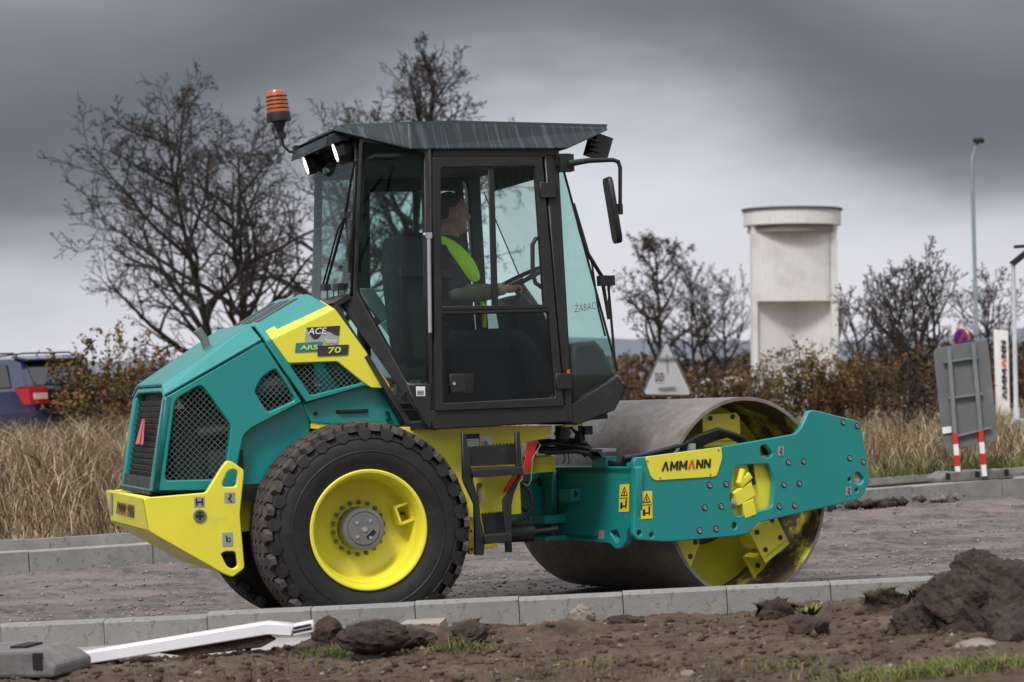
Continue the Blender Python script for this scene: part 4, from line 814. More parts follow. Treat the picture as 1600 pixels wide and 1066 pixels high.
def warn(ps, parent, fn, N_, tall):
    Flabel(ps, 'sign_yellow', parent, fn, N_*.003, 'warning_label')
    O, B_, T_ = fn([ps[3], ps[2], ps[0]]); U, V = B_-O, T_-O; L = lambda u, v: O+U*u+V*v+N_*.0045
    mb = MB(); tri = [L(.15, .58), L(.85, .58), L(.5, .93)]; tri2 = [L(.26, .615), L(.74, .615), L(.5, .85)]
    mb.add(tri+tri2, [(0, 1, 4, 3), (1, 2, 5, 4), (2, 0, 3, 5)]); mb.add([L(.08, .49), L(.92, .49), L(.92, .515), L(.08, .515)], [(0, 1, 2, 3)])
    mb.add([L(.44, .64), L(.56, .64), L(.53, .77), L(.47, .77)], [(0, 1, 2, 3)])
    mb.add([L(.15, .12), L(.36, .12), L(.36, .35), L(.15, .35)], [(0, 1, 2, 3)]); mb.add([L(.36, .18), L(.66, .18), L(.66, .23), L(.36, .23)], [(0, 1, 2, 3)])
    mb.add([L(.66, .12), L(.76, .12), L(.80, .40), L(.64, .40)], [(0, 1, 2, 3)]); mb.add([L(.66, .40), L(.78, .40), L(.76, .47), L(.68, .47)], [(0, 1, 2, 3)]); obj('pictogram', mb, 'logo_black', parent)
warn(z5((1423, 507), (1488, 503), (1484, 690), (1416, 692)), beam, lambda p: Fx(p, XB), REAR, 1)
Flabel(z5((1283, 818), (1320, 816), (1319, 876), (1280, 878)), 'label_grey', beam, lambda p: Fx(p, XB), REAR*.003)
# clamp block with the hoses crossing to the drum
a, b = Fx(z5((1220, 285), (1345, 390)), XB+.02); mb = MB(); mb.box((XB+.0, min(a.y, b.y), tz-.01), (XB+.08, max(a.y, b.y)-.04, a.z-.03)); obj('hose_clamp', mb, 'teal', beam)
a, b = Fx(z5((1230, 265), (1340, 285)), XB+.02); mb = MB(); mb.box((XB-.02, min(a.y, b.y), b.z), (XB+.08, max(a.y, b.y), a.z)); obj('clamp_plate', mb, 'galv', beam)
# side plate
YP_ = -.93
SP = z6((486, 345), (498, 328), (535, 326), (875, 281), (1212, 223), (1235, 195), (1268, 122), (1290, 116), (1480, 163), (1503, 190), (1541, 415), (1538, 440), (1512, 498), (1480, 520), (1045, 619), (998, 668), (940, 680), (640, 706), (500, 697), (484, 668), (491, 560))
HX = z6((934, 378), (958, 363), (1090, 356), (1116, 430), (1106, 553), (940, 594), (915, 520)); TD = z6((1050, 282), (1072, 268), (1110, 310), (1094, 331), (1056, 326)); RH = z6((1464, 402), (1488, 391), (1516, 422), (1502, 452), (1472, 444))
holes = [rnd(Fy(HX, YP_), .03), rnd(Fy(TD, YP_), .02), rnd(Fy(RH, YP_), .015)]
def circ_h(p, r): c = FF.y(z6(p)[0], YP_); return [c+Vector((r*math.cos(t), 0, r*math.sin(t))) for t in np.linspace(0, 2*PI, 17)[:-1]]
rh = [((512, 666), .016), ((567, 675), .016), ((936, 634), .020), ((1450, 428), .014), ((1482, 475), .014)]
holes += [circ_h(*h) for h in rh]
sp3 = rnd(Fy(SP, YP_), .02, 3)
plate = link('side_plate', poly_mesh('side_plate', sp3, holes, .04, .006, NEAR), 'teal', roller, MF)
link('side_plate', poly_mesh('side_plate', mir(sp3), [mir(h) for h in holes], .04, .006, -NEAR), 'teal', roller, MF)
bolts = [(825, 453), (898, 448), (803, 553), (876, 547), (780, 655), (853, 648), (1177, 351), (1245, 347), (1156, 450), (1225, 445), (1135, 548), (1204, 543), (1421, 172), (1483, 188), (1450, 332), (1510, 348)]
for p in bolts:
    c = FF.y(z6(p)[0], YP_); mb = MB(); mb.lathe([(.0, .021), (.001, .021), (.0016, .0)], c, NEAR, 18); o_ = obj('bolt_socket', mb, 'bolt_dark', plate)
    mb = MB(); mb.lathe([(0, .013), (.005, .013), (.007, .010), (.004, .006), (.004, 0)], c, NEAR, 14); obj('bolt', mb, 'bolt', plate)
LP = z6((537, 326), (875, 281), (880, 330), (856, 408), (840, 415), (585, 431), (570, 425), (560, 410))
lp = rnd([p+NEAR*.006 for p in Fy(LP, YP_)], .015, 3); lpo = link('name_plate', poly_mesh('name_plate', lp, [], .008, .002, NEAR), 'yellow', plate)
O, U, V = [p+NEAR*.007 for p in Fy(z6((606, 390), (824, 374), (610, 349)), YP_)]; logo(lpo, O, U-O, V-O, NEAR)
for p in ((548, 345), (864, 296), (604, 420), (828, 406)): c = FF.y(z6(p)[0], YP_-.006); mb = MB(); mb.cyl(c, c+NEAR*.003, .006, 8); obj('rivet', mb, 'hub_grey', lpo)
warn(z6((516, 480), (567, 477), (569, 600), (517, 604)), plate, lambda p: Fy(p, YP_), NEAR, 1)
for ps in (((1127, 280), (1156, 278), (1156, 320), (1127, 321)), ((1430, 460), (1457, 458), (1458, 497), (1431, 498))):
    Flabel(z6(*ps), 'label_grey', plate, lambda p: Fy(p, YP_), NEAR*.003); c = [sum(p[i] for p in z6(*ps))/4 for i in (0, 1)]; C = FF.y(c, YP_)+NEAR*.005
    mb = MB(); mb.tube([C+Vector((.008*math.sin(t*1.6), 0, .02-t*.008)) for t in range(6)], .0035, 6); obj('pictogram', mb, 'logo_black', plate)
# plate return towards the beam
mb = MB(); pr = bm_pts[1]; mb.box((XB-.0, -.925, bz+.30), (XB+.12, -.86, tz+.03)); obj('plate_return', mb, 'teal', plate)
mb = MB(); c = FF.y((1248, 652), -.3); mb.box((.62, -.89, .93), (.72, .89, 1.02)); obj('cross_beam', mb, 'yellow', roller, MF)
# ---------------- drum
Rd, WD = .613, .84
O = Vector((0, 0, Rd)); A = Vector((0, -1, 0))
mb = MB(); mb.lathe([(-WD, Rd), (-WD*.3, Rd), (WD*.3, Rd), (WD, Rd), (WD+.001, Rd-.004), (WD+.001, Rd-.022)], O, A, 128); drum = obj('drum', mb, 'steel_drum', roller, MF, smooth=40)
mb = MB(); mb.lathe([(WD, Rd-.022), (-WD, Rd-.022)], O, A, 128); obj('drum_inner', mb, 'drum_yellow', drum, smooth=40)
mb = MB(); mb.lathe([(.34, Rd-.023), (.34, .12), (.34, 0)], O, A, 96); mb.lathe([(-.5, Rd-.023), (-.5, 0)], O, A, 48); obj('drum_disc', mb, 'yellow', drum, smooth=40)
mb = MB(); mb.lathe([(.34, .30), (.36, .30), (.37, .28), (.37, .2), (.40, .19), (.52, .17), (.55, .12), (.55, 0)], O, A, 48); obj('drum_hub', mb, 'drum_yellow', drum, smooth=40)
mb = MB(); mb.box((-.30, -.88, .50), (.30, -.845, .86)); obj('motor_plate', mb, 'yellow', roller, MF)
def bracket(c, ang, w, h, y0, y1, arm=True):
    """angle bracket: outer plate, spacer and inner plate, turned by ang"""
    u = Vector((math.cos(ang), 0, math.sin(ang))); v = Vector((-u.z, 0, u.x)); c = Vector(c)
    P = [c+u*a+v*b for a, b in ((-w, -h), (w, -h), (w, h*.72), (w*.82, h), (-w, h))]
    o_ = link('buffer_mount', poly_mesh('buffer_mount', [Vector((p.x, y0, p.z)) for p in P], [], .02, .004, NEAR), 'yellow', drum)
    mb = MB()
    if not arm: mb.obox(Vector((c.x, (y0+y1)/2, c.z)), (u, v, (0, 1, 0)), (w*.5, h*.5, abs(y1-y0)/2-.005))
    else: mb.obox(Vector((c.x, (y0+y1)/2, c.z))-v*h*.7-u*0, (u, v, (0, 1, 0)), (w*.98, h*.06, abs(y1-y0)/2)); mb.obox(Vector((c.x, y1-.01, c.z))-v*(h*1.35), (u, v, (0, 1, 0)), (w, h*.62, .01)); mb.obox(Vector((c.x, (y0+y1)/2+.03, c.z))+v*h*.2, (u, v, (0, 1, 0)), (w*.6, h*.5, abs(y1-y0)/2-.02))
    obj('mount_arm', mb, 'yellow', o_)
    for a, b in ((-.6, .75), (.6, .75), (-.6, -.35), (.6, -.35)):
        q_ = c+u*a*w+v*b*h; mb = MB(); mb.cyl((q_.x, y0, q_.z), (q_.x, y0-.006, q_.z), .016, 10); obj('bolt', mb, 'bolt_dark', o_)
    for a in ((-.5, .5) if arm else ()):
        q_ = c+u*a*w-v*1.5*h; mb = MB(); mb.cyl((q_.x, y1-.02, q_.z), (q_.x, y1-.032, q_.z), .016, 10); obj('bolt', mb, 'bolt_dark', o_)
pu = FF.y(z6((880, 205))[0], -.66); bracket(pu, .0, .145, .10, -.66, -.5)
pl_ = FF.y(z6((1095, 688))[0], -.70); bracket(pl_, math.radians(28), .115, .115, -.70, -.5)
pq = FF.y(z6((718, 735))[0], -.74); bracket(pq, math.radians(-28), .085, .085, -.74, -.6, False)
# hydraulic motor seen through the opening
mc = FF.y(z6((985, 490))[0], -.90); mb = MB(); ax = Vector((.55, 0, .35)).normalized()
mb.obox(mc+Vector((-.03, 0, .0)), ((.9, 0, .35), (0, 1, 0), (-.35, 0, .9)), (.075, .035, .045)); mb.obox(mc+Vector((-.02, -.01, .085)), ((.8, 0, .5), (0, 1, 0), (-.5, 0, .8)), (.05, .03, .022)); mb.obox(mc+Vector((.0, .0, -.09)), ((.9, 0, .2), (0, 1, 0), (-.2, 0, .9)), (.045, .035, .05)); mb.cyl(mc+Vector((-.06, -.02, .06)), mc+Vector((-.03, -.02, .15)), .022, 10); mot = obj('hydraulic_motor', mb, 'yellow', roller, MF); md = mot.modifiers.new('b', 'BEVEL'); md.width = .01; md.segments = 2
mb = MB(); p = FF.y(z6((925, 525))[0], -.93); mb.cyl(p+Vector((0, .03, 0)), p+Vector((.05, .03, -.02)), .028, 12); p = FF.y(z6((1022, 470))[0], -.93); mb.cyl(p+Vector((0, .03, -.03)), p+Vector((-.01, .03, .05)), .018, 10); obj('hose_fitting', mb, 'galv', mot)
mb = MB(); mb.tube(Fy(z6((1005, 345), (1012, 380), (1020, 450)), -.89), .016, 8); obj('hose', mb, 'black_plastic', mot, smooth=40)
for i in range(4):
    mb = MB(); mb.tube([p+Vector((0, -.01*i, .012*i-.01)) for p in Fy(z6((430, 352), (540, 345-4*i), (690, 298-2*i), (760, 272-6*i), (850, 226-4*i+10), (905, 222+6*i), (960, 250+3*i), (990, 300)), -.80)], .015, 8); obj('hose', mb, 'black_plastic', roller, MF, smooth=40)
mb = MB(); c = FF.y(z6((742, 285))[0], -.84); mb.box((c.x-.02, -.86, c.z-.03), (c.x+.02, -.78, c.z+.025)); obj('hose_clip', mb, 'galv', roller, MF)
for i in range(4):
    mb = MB(); P_ = [FF.x(z5((1240+8*i, 300))[0], XB+.03), FF.x(z5((1290+8*i, 335+4*i))[0], XB+.03), FF.x(z5((1370, 362+3*i))[0], XB+.03), FF.x(z5((1510, 372+2*i))[0], XB+.05)]; mb.tube(P_, .014, 8); obj('hose', mb, 'black_plastic', roller, MF, smooth=40)
# ================================================================ driver
def skin_eval(V, E, R, sub=2, root=0):
    me = bpy.data.meshes.new('s'); me.from_pydata([tuple(v) for v in V], E, []); o = bpy.data.objects.new('s', me); COL.objects.link(o)
    m = o.modifiers.new('k', 'SKIN'); me.skin_vertices.new() if not me.skin_vertices else None
    for i, r in enumerate(R): me.skin_vertices[0].data[i].radius = (r, r) if not isinstance(r, tuple) else r
    me.skin_vertices[0].data[root].use_root = True
    s = o.modifiers.new('u', 'SUBSURF'); s.levels = sub; s.render_levels = sub
    dg = bpy.context.evaluated_depsgraph_get(); dg.update(); r_ = bpy.data.meshes.new_from_object(o.evaluated_get(dg)); bpy.data.objects.remove(o); return r_
def sphere(mb, c, r, n=12):
    rr = r if isinstance(r, tuple) else (r, r, r); o = len(mb.v)
    for i in range(n+1):
        t = PI*i/n
        for k in range(2*n): p = PI*k/n; mb.v.append((c[0]+rr[0]*math.sin(t)*math.cos(p), c[1]+rr[1]*math.sin(t)*math.sin(p), c[2]+rr[2]*math.cos(t)))
    for i in range(n):
        for k in range(2*n): mb.f.append((o+i*2*n+k, o+i*2*n+(k+1) % (2*n), o+(i+1)*2*n+(k+1) % (2*n), o+(i+1)*2*n+k))
def join(meshes):
    v, f = [], []
    for m in meshes:
        o = len(v); v += [tuple(q.co) for q in m.vertices]; f += [tuple(i+o for i in p.vertices) for p in m.polygons]
    me = bpy.data.meshes.new('j'); me.from_pydata(v, [], f); me.update(); return me
mat('skin', (.42, .22, .16), .5, var=.1, vscale=20); mat('hair', (.035, .025, .02), .8); mat('jacket', (.022, .03, .045), .85, var=.3, bump=.3, bscale=25); mat('sleeve', (.11, .105, .075), .85, var=.2); mat('trousers', (.02, .022, .028), .85); mat('vest', (.50, .95, .03), .6, var=.05)
hd = RF.y((706, 335), -.02); sh_z = RF.y((706, 388), 0).z; hipz = sq.z+.06; hipx = hd.x-.10
hd = Vector((hd.x, 0, hd.z))
person = empty('person', RF.M @ Vector((hipx, 0, 1.2)), RF.t)
tag(person, 'driver in dark jacket and lime vest seated in the cab with hands on the wheel', 'person')
PM = person.matrix_world.copy() if False else (Matrix.Translation(RF.M @ Vector((hipx, 0, 1.2))) @ Matrix.Rotation(RF.t, 4, 'Z')); L2P = PM.inverted() @ RF.M
sh = Vector((hd.x-.03, 0, sh_z)); hip = Vector((hipx, 0, hipz))
hand = {s: sc_+(uu*(s*.16))-vv*.0+up_*.02+Vector((-.04, 0, .02)) for s in (-1, 1)}
hand[-1] = RF.y((792, 452), -.17); hand[1] = Vector((hand[-1].x+.02, .17, hand[-1].z+.03))
elb = {s: Vector((RF.y((716, 464), -.25).x, s*.25, RF.y((716, 464), -.25).z)) for s in (-1, 1)}
knee = {s: hip+Vector((.46, s*.14, .03)) for s in (-1, 1)}; ank = {s: Vector((hip.x+.62, s*.14, 1.26)) for s in (-1, 1)}
def body(radk, arms=True, legs=True, head=True):
    V = [hip, hip.lerp(sh, .35), hip.lerp(sh, .7), sh+Vector((0, 0, .02))]; R = [(.16, .12), (.155, .12), (.17, .12), (.10, .09)]; E = [(0, 1), (1, 2), (2, 3)]
    def ch(a, pts, rs):
        i = a
        for p, r in zip(pts, rs): V.append(Vector(p)); R.append(r); E.append((i, len(V)-1)); i = len(V)-1
        return i
    if head: ch(3, [hd+Vector((-.015, 0, -.12)), hd+Vector((0, 0, -.05))], [.058, .06])
    for s in (-1, 1):
        if arms: ch(2, [Vector((sh.x-.05, s*.20, sh.z-.03)), elb[s], elb[s].lerp(hand[s], .85), hand[s]], [.065, .05, .035, .036])
        if legs: ch(0, [hip+Vector((.04, s*.11, 0)), knee[s], ank[s], ank[s]+Vector((.14, 0, -.03))], [.095, .07, .05, .045])
    R = [tuple(x*radk for x in r) if isinstance(r, tuple) else r*radk for r in R]
    return skin_eval(V, E, R)
parts_ = [body(1.0)]
mb = MB(); sphere(mb, hd+Vector((0, 0, .025)), (.100, .077, .105), 16); sphere(mb, hd+Vector((.025, 0, -.06)), (.075, .058, .07)); sphere(mb, hd+Vector((.105, 0, -.015)), (.022, .015, .026), 8); sphere(mb, hd+Vector((.085, 0, .028)), (.02, .05, .014), 8); sphere(mb, hd+Vector((.088, 0, -.068)), (.014, .028, .010), 8); sphere(mb, hd+Vector((.085, 0, -.098)), (.02, .028, .018), 8)
for s in (-1, 1): sphere(mb, hd+Vector((-.01, s*.078, -.005)), (.024, .010, .034), 8)
for s in (-1, 1):
    h_ = hand[s]; sphere(mb, h_+Vector((.02, 0, .0)), (.048, .036, .024), 8)
    for k in range(4):
        b_ = h_+Vector((.055, (k-1.5)*.019*-s, .012)); L_ = (.030, .034, .032, .024)[k]
        mb.tube([b_-Vector((.02, 0, 0)), b_+Vector((L_*.6, 0, .002)), b_+Vector((L_, 0, -.022)), b_+Vector((L_*.6, 0, -.045))], [.010, .010, .009, .007], 8)
    mb.tube([h_+Vector((.0, s*-.03, 0)), h_+Vector((.035, s*-.048, .004)), h_+Vector((.065, s*-.046, -.012))], [.012, .011, .008], 8)
parts_.append(mb.mesh('h')); bme = join(parts_); bme.transform(L2P); bo = link('body', bme, 'skin', person); r_ = bo.modifiers.new('r', 'REMESH'); r_.mode = 'VOXEL'; r_.voxel_size = .006; r_.use_smooth_shade = True; c_ = bo.modifiers.new('c', 'SMOOTH'); c_.iterations = 2
# clothes
V = [hip+Vector((0, 0, -.02)), hip.lerp(sh, .35), hip.lerp(sh, .7), sh+Vector((0, 0, .02)), sh+Vector((.015, 0, .085))]; R = [(.19, .15), (.185, .15), (.20, .15), (.13, .115), (.085, .085)]; E = [(0, 1), (1, 2), (2, 3), (3, 4)]
for s in (-1, 1):
    V += [Vector((sh.x-.05, s*.21, sh.z-.04)), elb[s]]; R += [.085, .068]; n_ = len(V); E += [(2, n_-2), (n_-2, n_-1)]
jm = skin_eval(V, E, R); jm.transform(L2P); shade(jm, 80); link('jacket', jm, 'jacket', person)
for s in (-1, 1):
    sm = skin_eval([elb[s]+(elb[s]-hand[s])*.20+Vector((0, 0, .03)), elb[s].lerp(hand[s], .5), elb[s].lerp(hand[s], .84)], [(0, 1), (1, 2)], [.068, .056, .046]); sm.transform(L2P); shade(sm, 80); link('sleeve', sm, 'sleeve', person)
V = [hip+Vector((-.02, 0, 0))]; R = [(.17, .14)]; E = []
for s in (-1, 1):
    V += [hip+Vector((.06, s*.11, 0)), knee[s], ank[s]]; R += [.108, .085, .066]; n_ = len(V); E += [(0, n_-3), (n_-3, n_-2), (n_-2, n_-1)]
tm_ = skin_eval(V, E, R); tm_.transform(L2P); shade(tm_, 80); link('trousers', tm_, 'trousers', person)
hm = MB(); sphere(hm, hd+Vector((-.014, 0, .038)), (.099, .0805, .100), 30); hme = hm.mesh('hair'); bm = bmesh.new(); bm.from_mesh(hme)
bmesh.ops.delete(bm, geom=[v for v in bm.verts if v.co.z < hd.z+.03+max(0, (v.co.x-hd.x)*.9)-(.06 if v.co.x < hd.x-.03 else 0)], context='VERTS'); bm.to_mesh(hme); bm.free(); hme.transform(L2P); shade(hme, 80); link('hair', hme, 'hair', person)
for s in (-1, 1):
    pts = [RF.y(p, -.24) for p in ((688, 370), (701, 381), (717, 402), (730, 424), (739, 441))]; pts = [Vector((p.x, s*(.13, .19, .24, .25, .24)[i], p.z)) for i, p in enumerate(pts)]
    mb = MB(); W_ = []
    for i, p in enumerate(pts):
        d = (pts[min(i+1, 4)]-pts[max(i-1, 0)]).normalized(); n_ = Vector((d.z, 0, -d.x)); w = (.030, .044, .052, .052, .035)[i]; W_.append([p-n_*w+Vector((0, s*.06, 0)), p+Vector((.012, s*.075, 0)), p+n_*w+Vector((.01, s*.05, 0))])
    vs = [q_ for w in W_ for q_ in w]; mb.add(vs, [(i*3+k, i*3+k+1, i*3+k+4, i*3+k+3) for i in range(4) for k in range(2)])
    vm = mb.mesh('vest'); vm.transform(L2P); vo = link('vest', vm, 'vest', person); md = vo.modifiers.new('s', 'SOLIDIFY'); md.thickness = .012; md.offset = 0; md = vo.modifiers.new('u', 'SUBSURF'); md.levels = md.render_levels = 1
mb = MB(); p_ = [RF.y(p, -.2) for p in ((750, 468), (757, 480), (757, 512))]; mb.tube(p_, [.012, .016, .012], 6); vm = mb.mesh('vest_hem'); vm.transform(L2P); link('vest_hem', vm, 'vest', person)
# ================================================================ foreground things
def clod(name, c, r, seed, m='clod', rough=.45, sub=4, flat=(1, 1, .7)):
    bm = bmesh.new(); bmesh.ops.create_icosphere(bm, subdivisions=sub, radius=1); rs = np.random.default_rng(seed); off = rs.random(3)*50
    P = np.array([v.co[:] for v in bm.verts]); n1_ = fbm(P[:, 0]*1.6+off[0]+P[:, 2]*1.3, P[:, 1]*1.6+off[1]-P[:, 2], 5, seed, .6); n2_ = np.abs(fbm(P[:, 0]*5+off[1]+P[:, 2]*4, P[:, 1]*5+off[2]-P[:, 2]*3, 4, seed+5, .65))
    n3_ = fbm(P[:, 0]*14+off[2]+P[:, 2]*11, P[:, 1]*14+off[0]-P[:, 2]*9, 3, seed+9, .6); k = 1+rough*1.7*n1_-rough*1.0*n2_+rough*.40*n3_
    for v, s in zip(bm.verts, k): v.co = Vector((v.co.x*s*r*flat[0], v.co.y*s*r*flat[1], v.co.z*s*r*flat[2]))
    me = bpy.data.meshes.new(name); bm.to_mesh(me); bm.free(); o = link(name, me, m); o.location = c; o.rotation_euler = (0, 0, seed*1.3); shade(me, 30 if m == 'stone' else 60); return o
def blades(name, P, H, W, lean, seed, m, parent=None, bend=.5):
    r = np.random.default_rng(seed); n = len(P); a = r.random(n)*2*PI; ld = r.random(n)*2*PI; l = lean*H*(.3+r.random(n)); dx, dy = np.cos(a)*W, np.sin(a)*W; lx, ly = np.cos(ld)*l, np.sin(ld)*l
    z0 = np.zeros(n)
    v = np.stack([np.stack([P[:, 0]-dx, P[:, 1]-dy, P[:, 2]-.01], -1), np.stack([P[:, 0]+dx, P[:, 1]+dy, P[:, 2]-.01], -1),
                  np.stack([P[:, 0]+lx*.35+dx*.8, P[:, 1]+ly*.35+dy*.8, P[:, 2]+H*.6], -1), np.stack([P[:, 0]+lx*.35-dx*.8, P[:, 1]+ly*.35-dy*.8, P[:, 2]+H*.6], -1),
                  np.stack([P[:, 0]+lx, P[:, 1]+ly, P[:, 2]+H*(1-bend*.3)], -1)], 1).reshape(-1, 3)
    i = np.arange(n)[:, None]*5; f = np.concatenate([i+np.array([[0, 1, 2]]), i+np.array([[0, 2, 3]]), i+np.array([[3, 2, 4]])]); return link(name, npmesh(name, v, f), m, parent)
def leafmat(name, cols, rough=.7, trans=.25):
    m = bpy.data.materials.new(name); m.use_nodes = True; N = m.node_tree.nodes; L = m.node_tree.links; b = N['Principled BSDF']; b.inputs['Roughness'].default_value = rough; b.inputs['Specular IOR Level'].default_value = .25
    g = N.new('ShaderNodeNewGeometry'); r = N.new('ShaderNodeValToRGB'); r.color_ramp.interpolation = 'CONSTANT' if len(cols) > 4 else 'LINEAR'; L.new(g.outputs['Random Per Island'], r.inputs[0])
    el = r.color_ramp.elements; el[0].color = (*cols[0], 1); el[1].color = (*cols[-1], 1); el[1].position = 1-1/len(cols) if len(cols) > 4 else 1
    for i, c in enumerate(cols[1:-1]): e_ = el.new((i+1)/len(cols) if len(cols) > 4 else (i+1)/(len(cols)-1)); e_.color = (*c, 1)
    tc = N.new('ShaderNodeTexCoord'); nz = N.new('ShaderNodeTexNoise'); nz.inputs['Scale'].default_value = 1.7; nz.inputs['Detail'].default_value = 4; L.new(tc.outputs['Object'], nz.inputs['Vector']); mx = N.new('ShaderNodeMixRGB'); mx.blend_type = 'MULTIPLY'; mx.inputs[0].default_value = 1
    rr = N.new('ShaderNodeValToRGB'); L.new(nz.outputs[0], rr.inputs[0]); rr.color_ramp.elements[0].position = .35; rr.color_ramp.elements[0].color = (.45, .45, .45, 1); rr.color_ramp.elements[1].position = .62; rr.color_ramp.elements[1].color = (1.4, 1.35, 1.28, 1)
    L.new(r.outputs[0], mx.inputs[1]); L.new(rr.outputs[0], mx.inputs[2]); L.new(mx.outputs[0], b.inputs['Base Color']); MATS[name] = m; return m
leafmat('dry_grass', [(.28, .21, .13), (.38, .30, .20), (.12, .085, .05), (.44, .36, .25), (.07, .06, .032), (.20, .145, .09)])
leafmat('green_grass', [(.08, .12, .025), (.14, .17, .04), (.20, .17, .06), (.10, .14, .03), (.05, .07, .02)])
leafmat('autumn_leaf', [(.16, .065, .022), (.09, .04, .018), (.20, .10, .03), (.055, .04, .018), (.12, .055, .02), (.07, .065, .022)])
leafmat('autumn_leaf_yellow', [(.16, .09, .02), (.08, .07, .018), (.11, .05, .018), (.20, .12, .03), (.05, .045, .016), (.13, .075, .02)])
leafmat('dark_leaf', [(.03, .025, .02), (.05, .035, .022), (.02, .018, .016), (.04, .03, .02), (.03, .022, .018)])
leafmat('root_straw', [(.07, .045, .03), (.12, .09, .05), (.05, .03, .02), (.10, .09, .035), (.06, .045, .025)])
def on_soil(px, py, dz=0):
    p = gz(px, py, .25)
    for _ in range(6): p = gz(px, py, float(soil_z(np.array([p.x]), np.array([p.y]))[0])+dz)
    return p
def tufts(parent, c, r, n, h, seed, m):
    rs = np.random.default_rng(seed); a = rs.random(n)*2*PI; q = np.sqrt(rs.random(n))*r; P = np.stack([c[0]+np.cos(a)*q, c[1]+np.sin(a)*q*.8, c[2]+np.sqrt(np.maximum(0, r*r-q*q))*.5], -1); return blades('straw', P, h*.8*(.3+rs.random(n)), .0014+.001*rs.random(n), 1.6, seed, m, parent)
hc = on_soil(1530, 985)+Vector((.05, .15, .0)); hp_ = []
for i, (dx, dy, dz, r_2) in enumerate(((0, 0, .0, .30), (-.10, -.06, .10, .17), (.04, 0, .17, .15), (.16, .02, .10, .19), (-.22, .0, -.02, .16), (.30, .02, .03, .22), (.10, -.18, .0, .17), (-.08, -.2, -.03, .13), (-.02, .03, .24, .09), (.27, -.1, .10, .13))):
    c_o = clod('lump', (0, 0, 0), r_2, 300+i, rough=.42, sub=5, flat=(1.1, .9, .8)); m_e = c_o.data; m_e.transform(Matrix.Translation((dx, dy, dz))); hp_.append(m_e); bpy.data.objects.remove(c_o)
heap = link('dirt_heap', join(hp_), 'clod'); heap.location = hc; shade(heap.data, 60); tag(heap, 'large dark brown heap of dug earth at the right edge in front of the kerb', 'dirt heap')
def tagc(o, l): tag(o, l, 'dirt clod', 'lumps of dug earth'); return o
tagc(clod('dirt_clod', on_soil(1385, 950)+Vector((0, .03, .01)), .11, 5, flat=(1.2, .8, .55)), 'flat grassy clod lying against the left foot of the large dirt heap')
tagc(clod('dirt_clod', on_soil(1215, 968)+Vector((0, .05, .02)), .095, 6, flat=(.9, .8, .7)), 'round rooty clod leaning on the kerb below the front of the drum')
tagc(clod('dirt_clod', on_soil(1265, 992)+Vector((0, .02, .02)), .095, 8, flat=(1.1, .9, .7)), 'clod with a green weed rosette in front of the kerb')
tagc(clod('dirt_clod', on_soil(512, 1000)+Vector((0, .05, .03)), .085, 9, flat=(1, .8, .8)), 'dark clod right beside the end of the white post')
tagc(clod('dirt_clod', on_soil(585, 1005)+Vector((0, .06, .02)), .12, 10, flat=(1.4, .8, .6)), 'broad dark clod below the rear wheel of the roller')
tagc(clod('dirt_clod', on_soil(650, 1002)+Vector((0, .05, .0)), .07, 12, flat=(1.3, .9, .6)), 'small clod between the broad clod and the broken concrete slab')
tagc(clod('dirt_clod', on_soil(735, 995)+Vector((0, .04, .01)), .09, 13, flat=(1.3, .9, .6)), 'low brown clod right of the broken concrete slab')
tagc(clod('dirt_clod', on_soil(975, 975)+Vector((0, .03, .0)), .075, 15, flat=(1.5, .9, .5)), 'flat brown clod right of the pale stone by the kerb')
tagc(clod('dirt_clod', on_soil(1590, 1000)+Vector((.05, 0, .0)), .17, 16, flat=(1.2, .9, .7)), 'clod cut by the right picture edge in front of the large heap')
for i, (px_, py_, r_2, n_) in enumerate(((1385, 945, .10, 900), (1215, 962, .10, 1200), (512, 990, .08, 800), (585, 998, .12, 1100), (735, 990, .08, 700), (1500, 955, .25, 900))):
    c = on_soil(px_, py_); o = tufts(None, (c.x, c.y+.04, c.z), r_2, n_, .035, 40+i, 'root_straw'); tag(o, ('dry roots on the flat clod by the heap', 'dry roots on the round clod below the drum', 'dry roots on the clod beside the white post', 'dry roots on the broad clod below the rear wheel', 'dry roots on the clod right of the slab', 'dry roots hanging from the large dirt heap')[i], 'roots', kind='stuff')
c = on_soil(1268, 985); mb = MB()
for i in range(26):
    a = i*2.4; l = .05+.06*random.random(); d = Vector((math.cos(a), math.sin(a)*.8, .55+.5*random.random())).normalized(); s_ = d.cross(Vector((0, 0, 1))).normalized()*.011; b_ = c+Vector((0, .02, .05)); mb.add([b_-s_*.4, b_+d*l*.6-s_, b_+d*l, b_+d*l*.6+s_, b_+s_*.4], [(0, 1, 2, 3, 4)])
wd = obj('weed', mb, 'green_grass'); tag(wd, 'small green weed with narrow leaves growing on a clod below the drum', 'weed')
def tags(o, l): return tag(o, l, 'stone', 'stones on the dug soil')
tags(clod('stone', on_soil(910, 975)+Vector((0, .03, .03)), .075, 21, 'stone', .35, 4, (1, .8, .8)), 'pale rounded stone standing by the kerb below the front beam')
tags(clod('stone', on_soil(575, 1030)+Vector((0, .0, .005)), .05, 22, 'stone', .3, 3, (1.2, .9, .6)), 'small angular stone in front of the broad clod near the white post')
tags(clod('stone', on_soil(830, 985)+Vector((0, .02, .0)), .05, 23, 'stone', .3, 3, (1.2, .9, .6)), 'reddish flat stone left of the pale rounded stone')
tags(clod('stone', on_soil(1525, 1010)+Vector((0, 0, .0)), .06, 24, 'stone', .35, 3, (1.3, .9, .5)), 'flat grey stone in front of the large dirt heap')
tags(clod('stone', on_soil(1075, 1055)+Vector((0, 0, .0)), .035, 25, 'stone', .35, 3, (1.3, .9, .6)), 'small stone at the bottom of the picture below the drum')
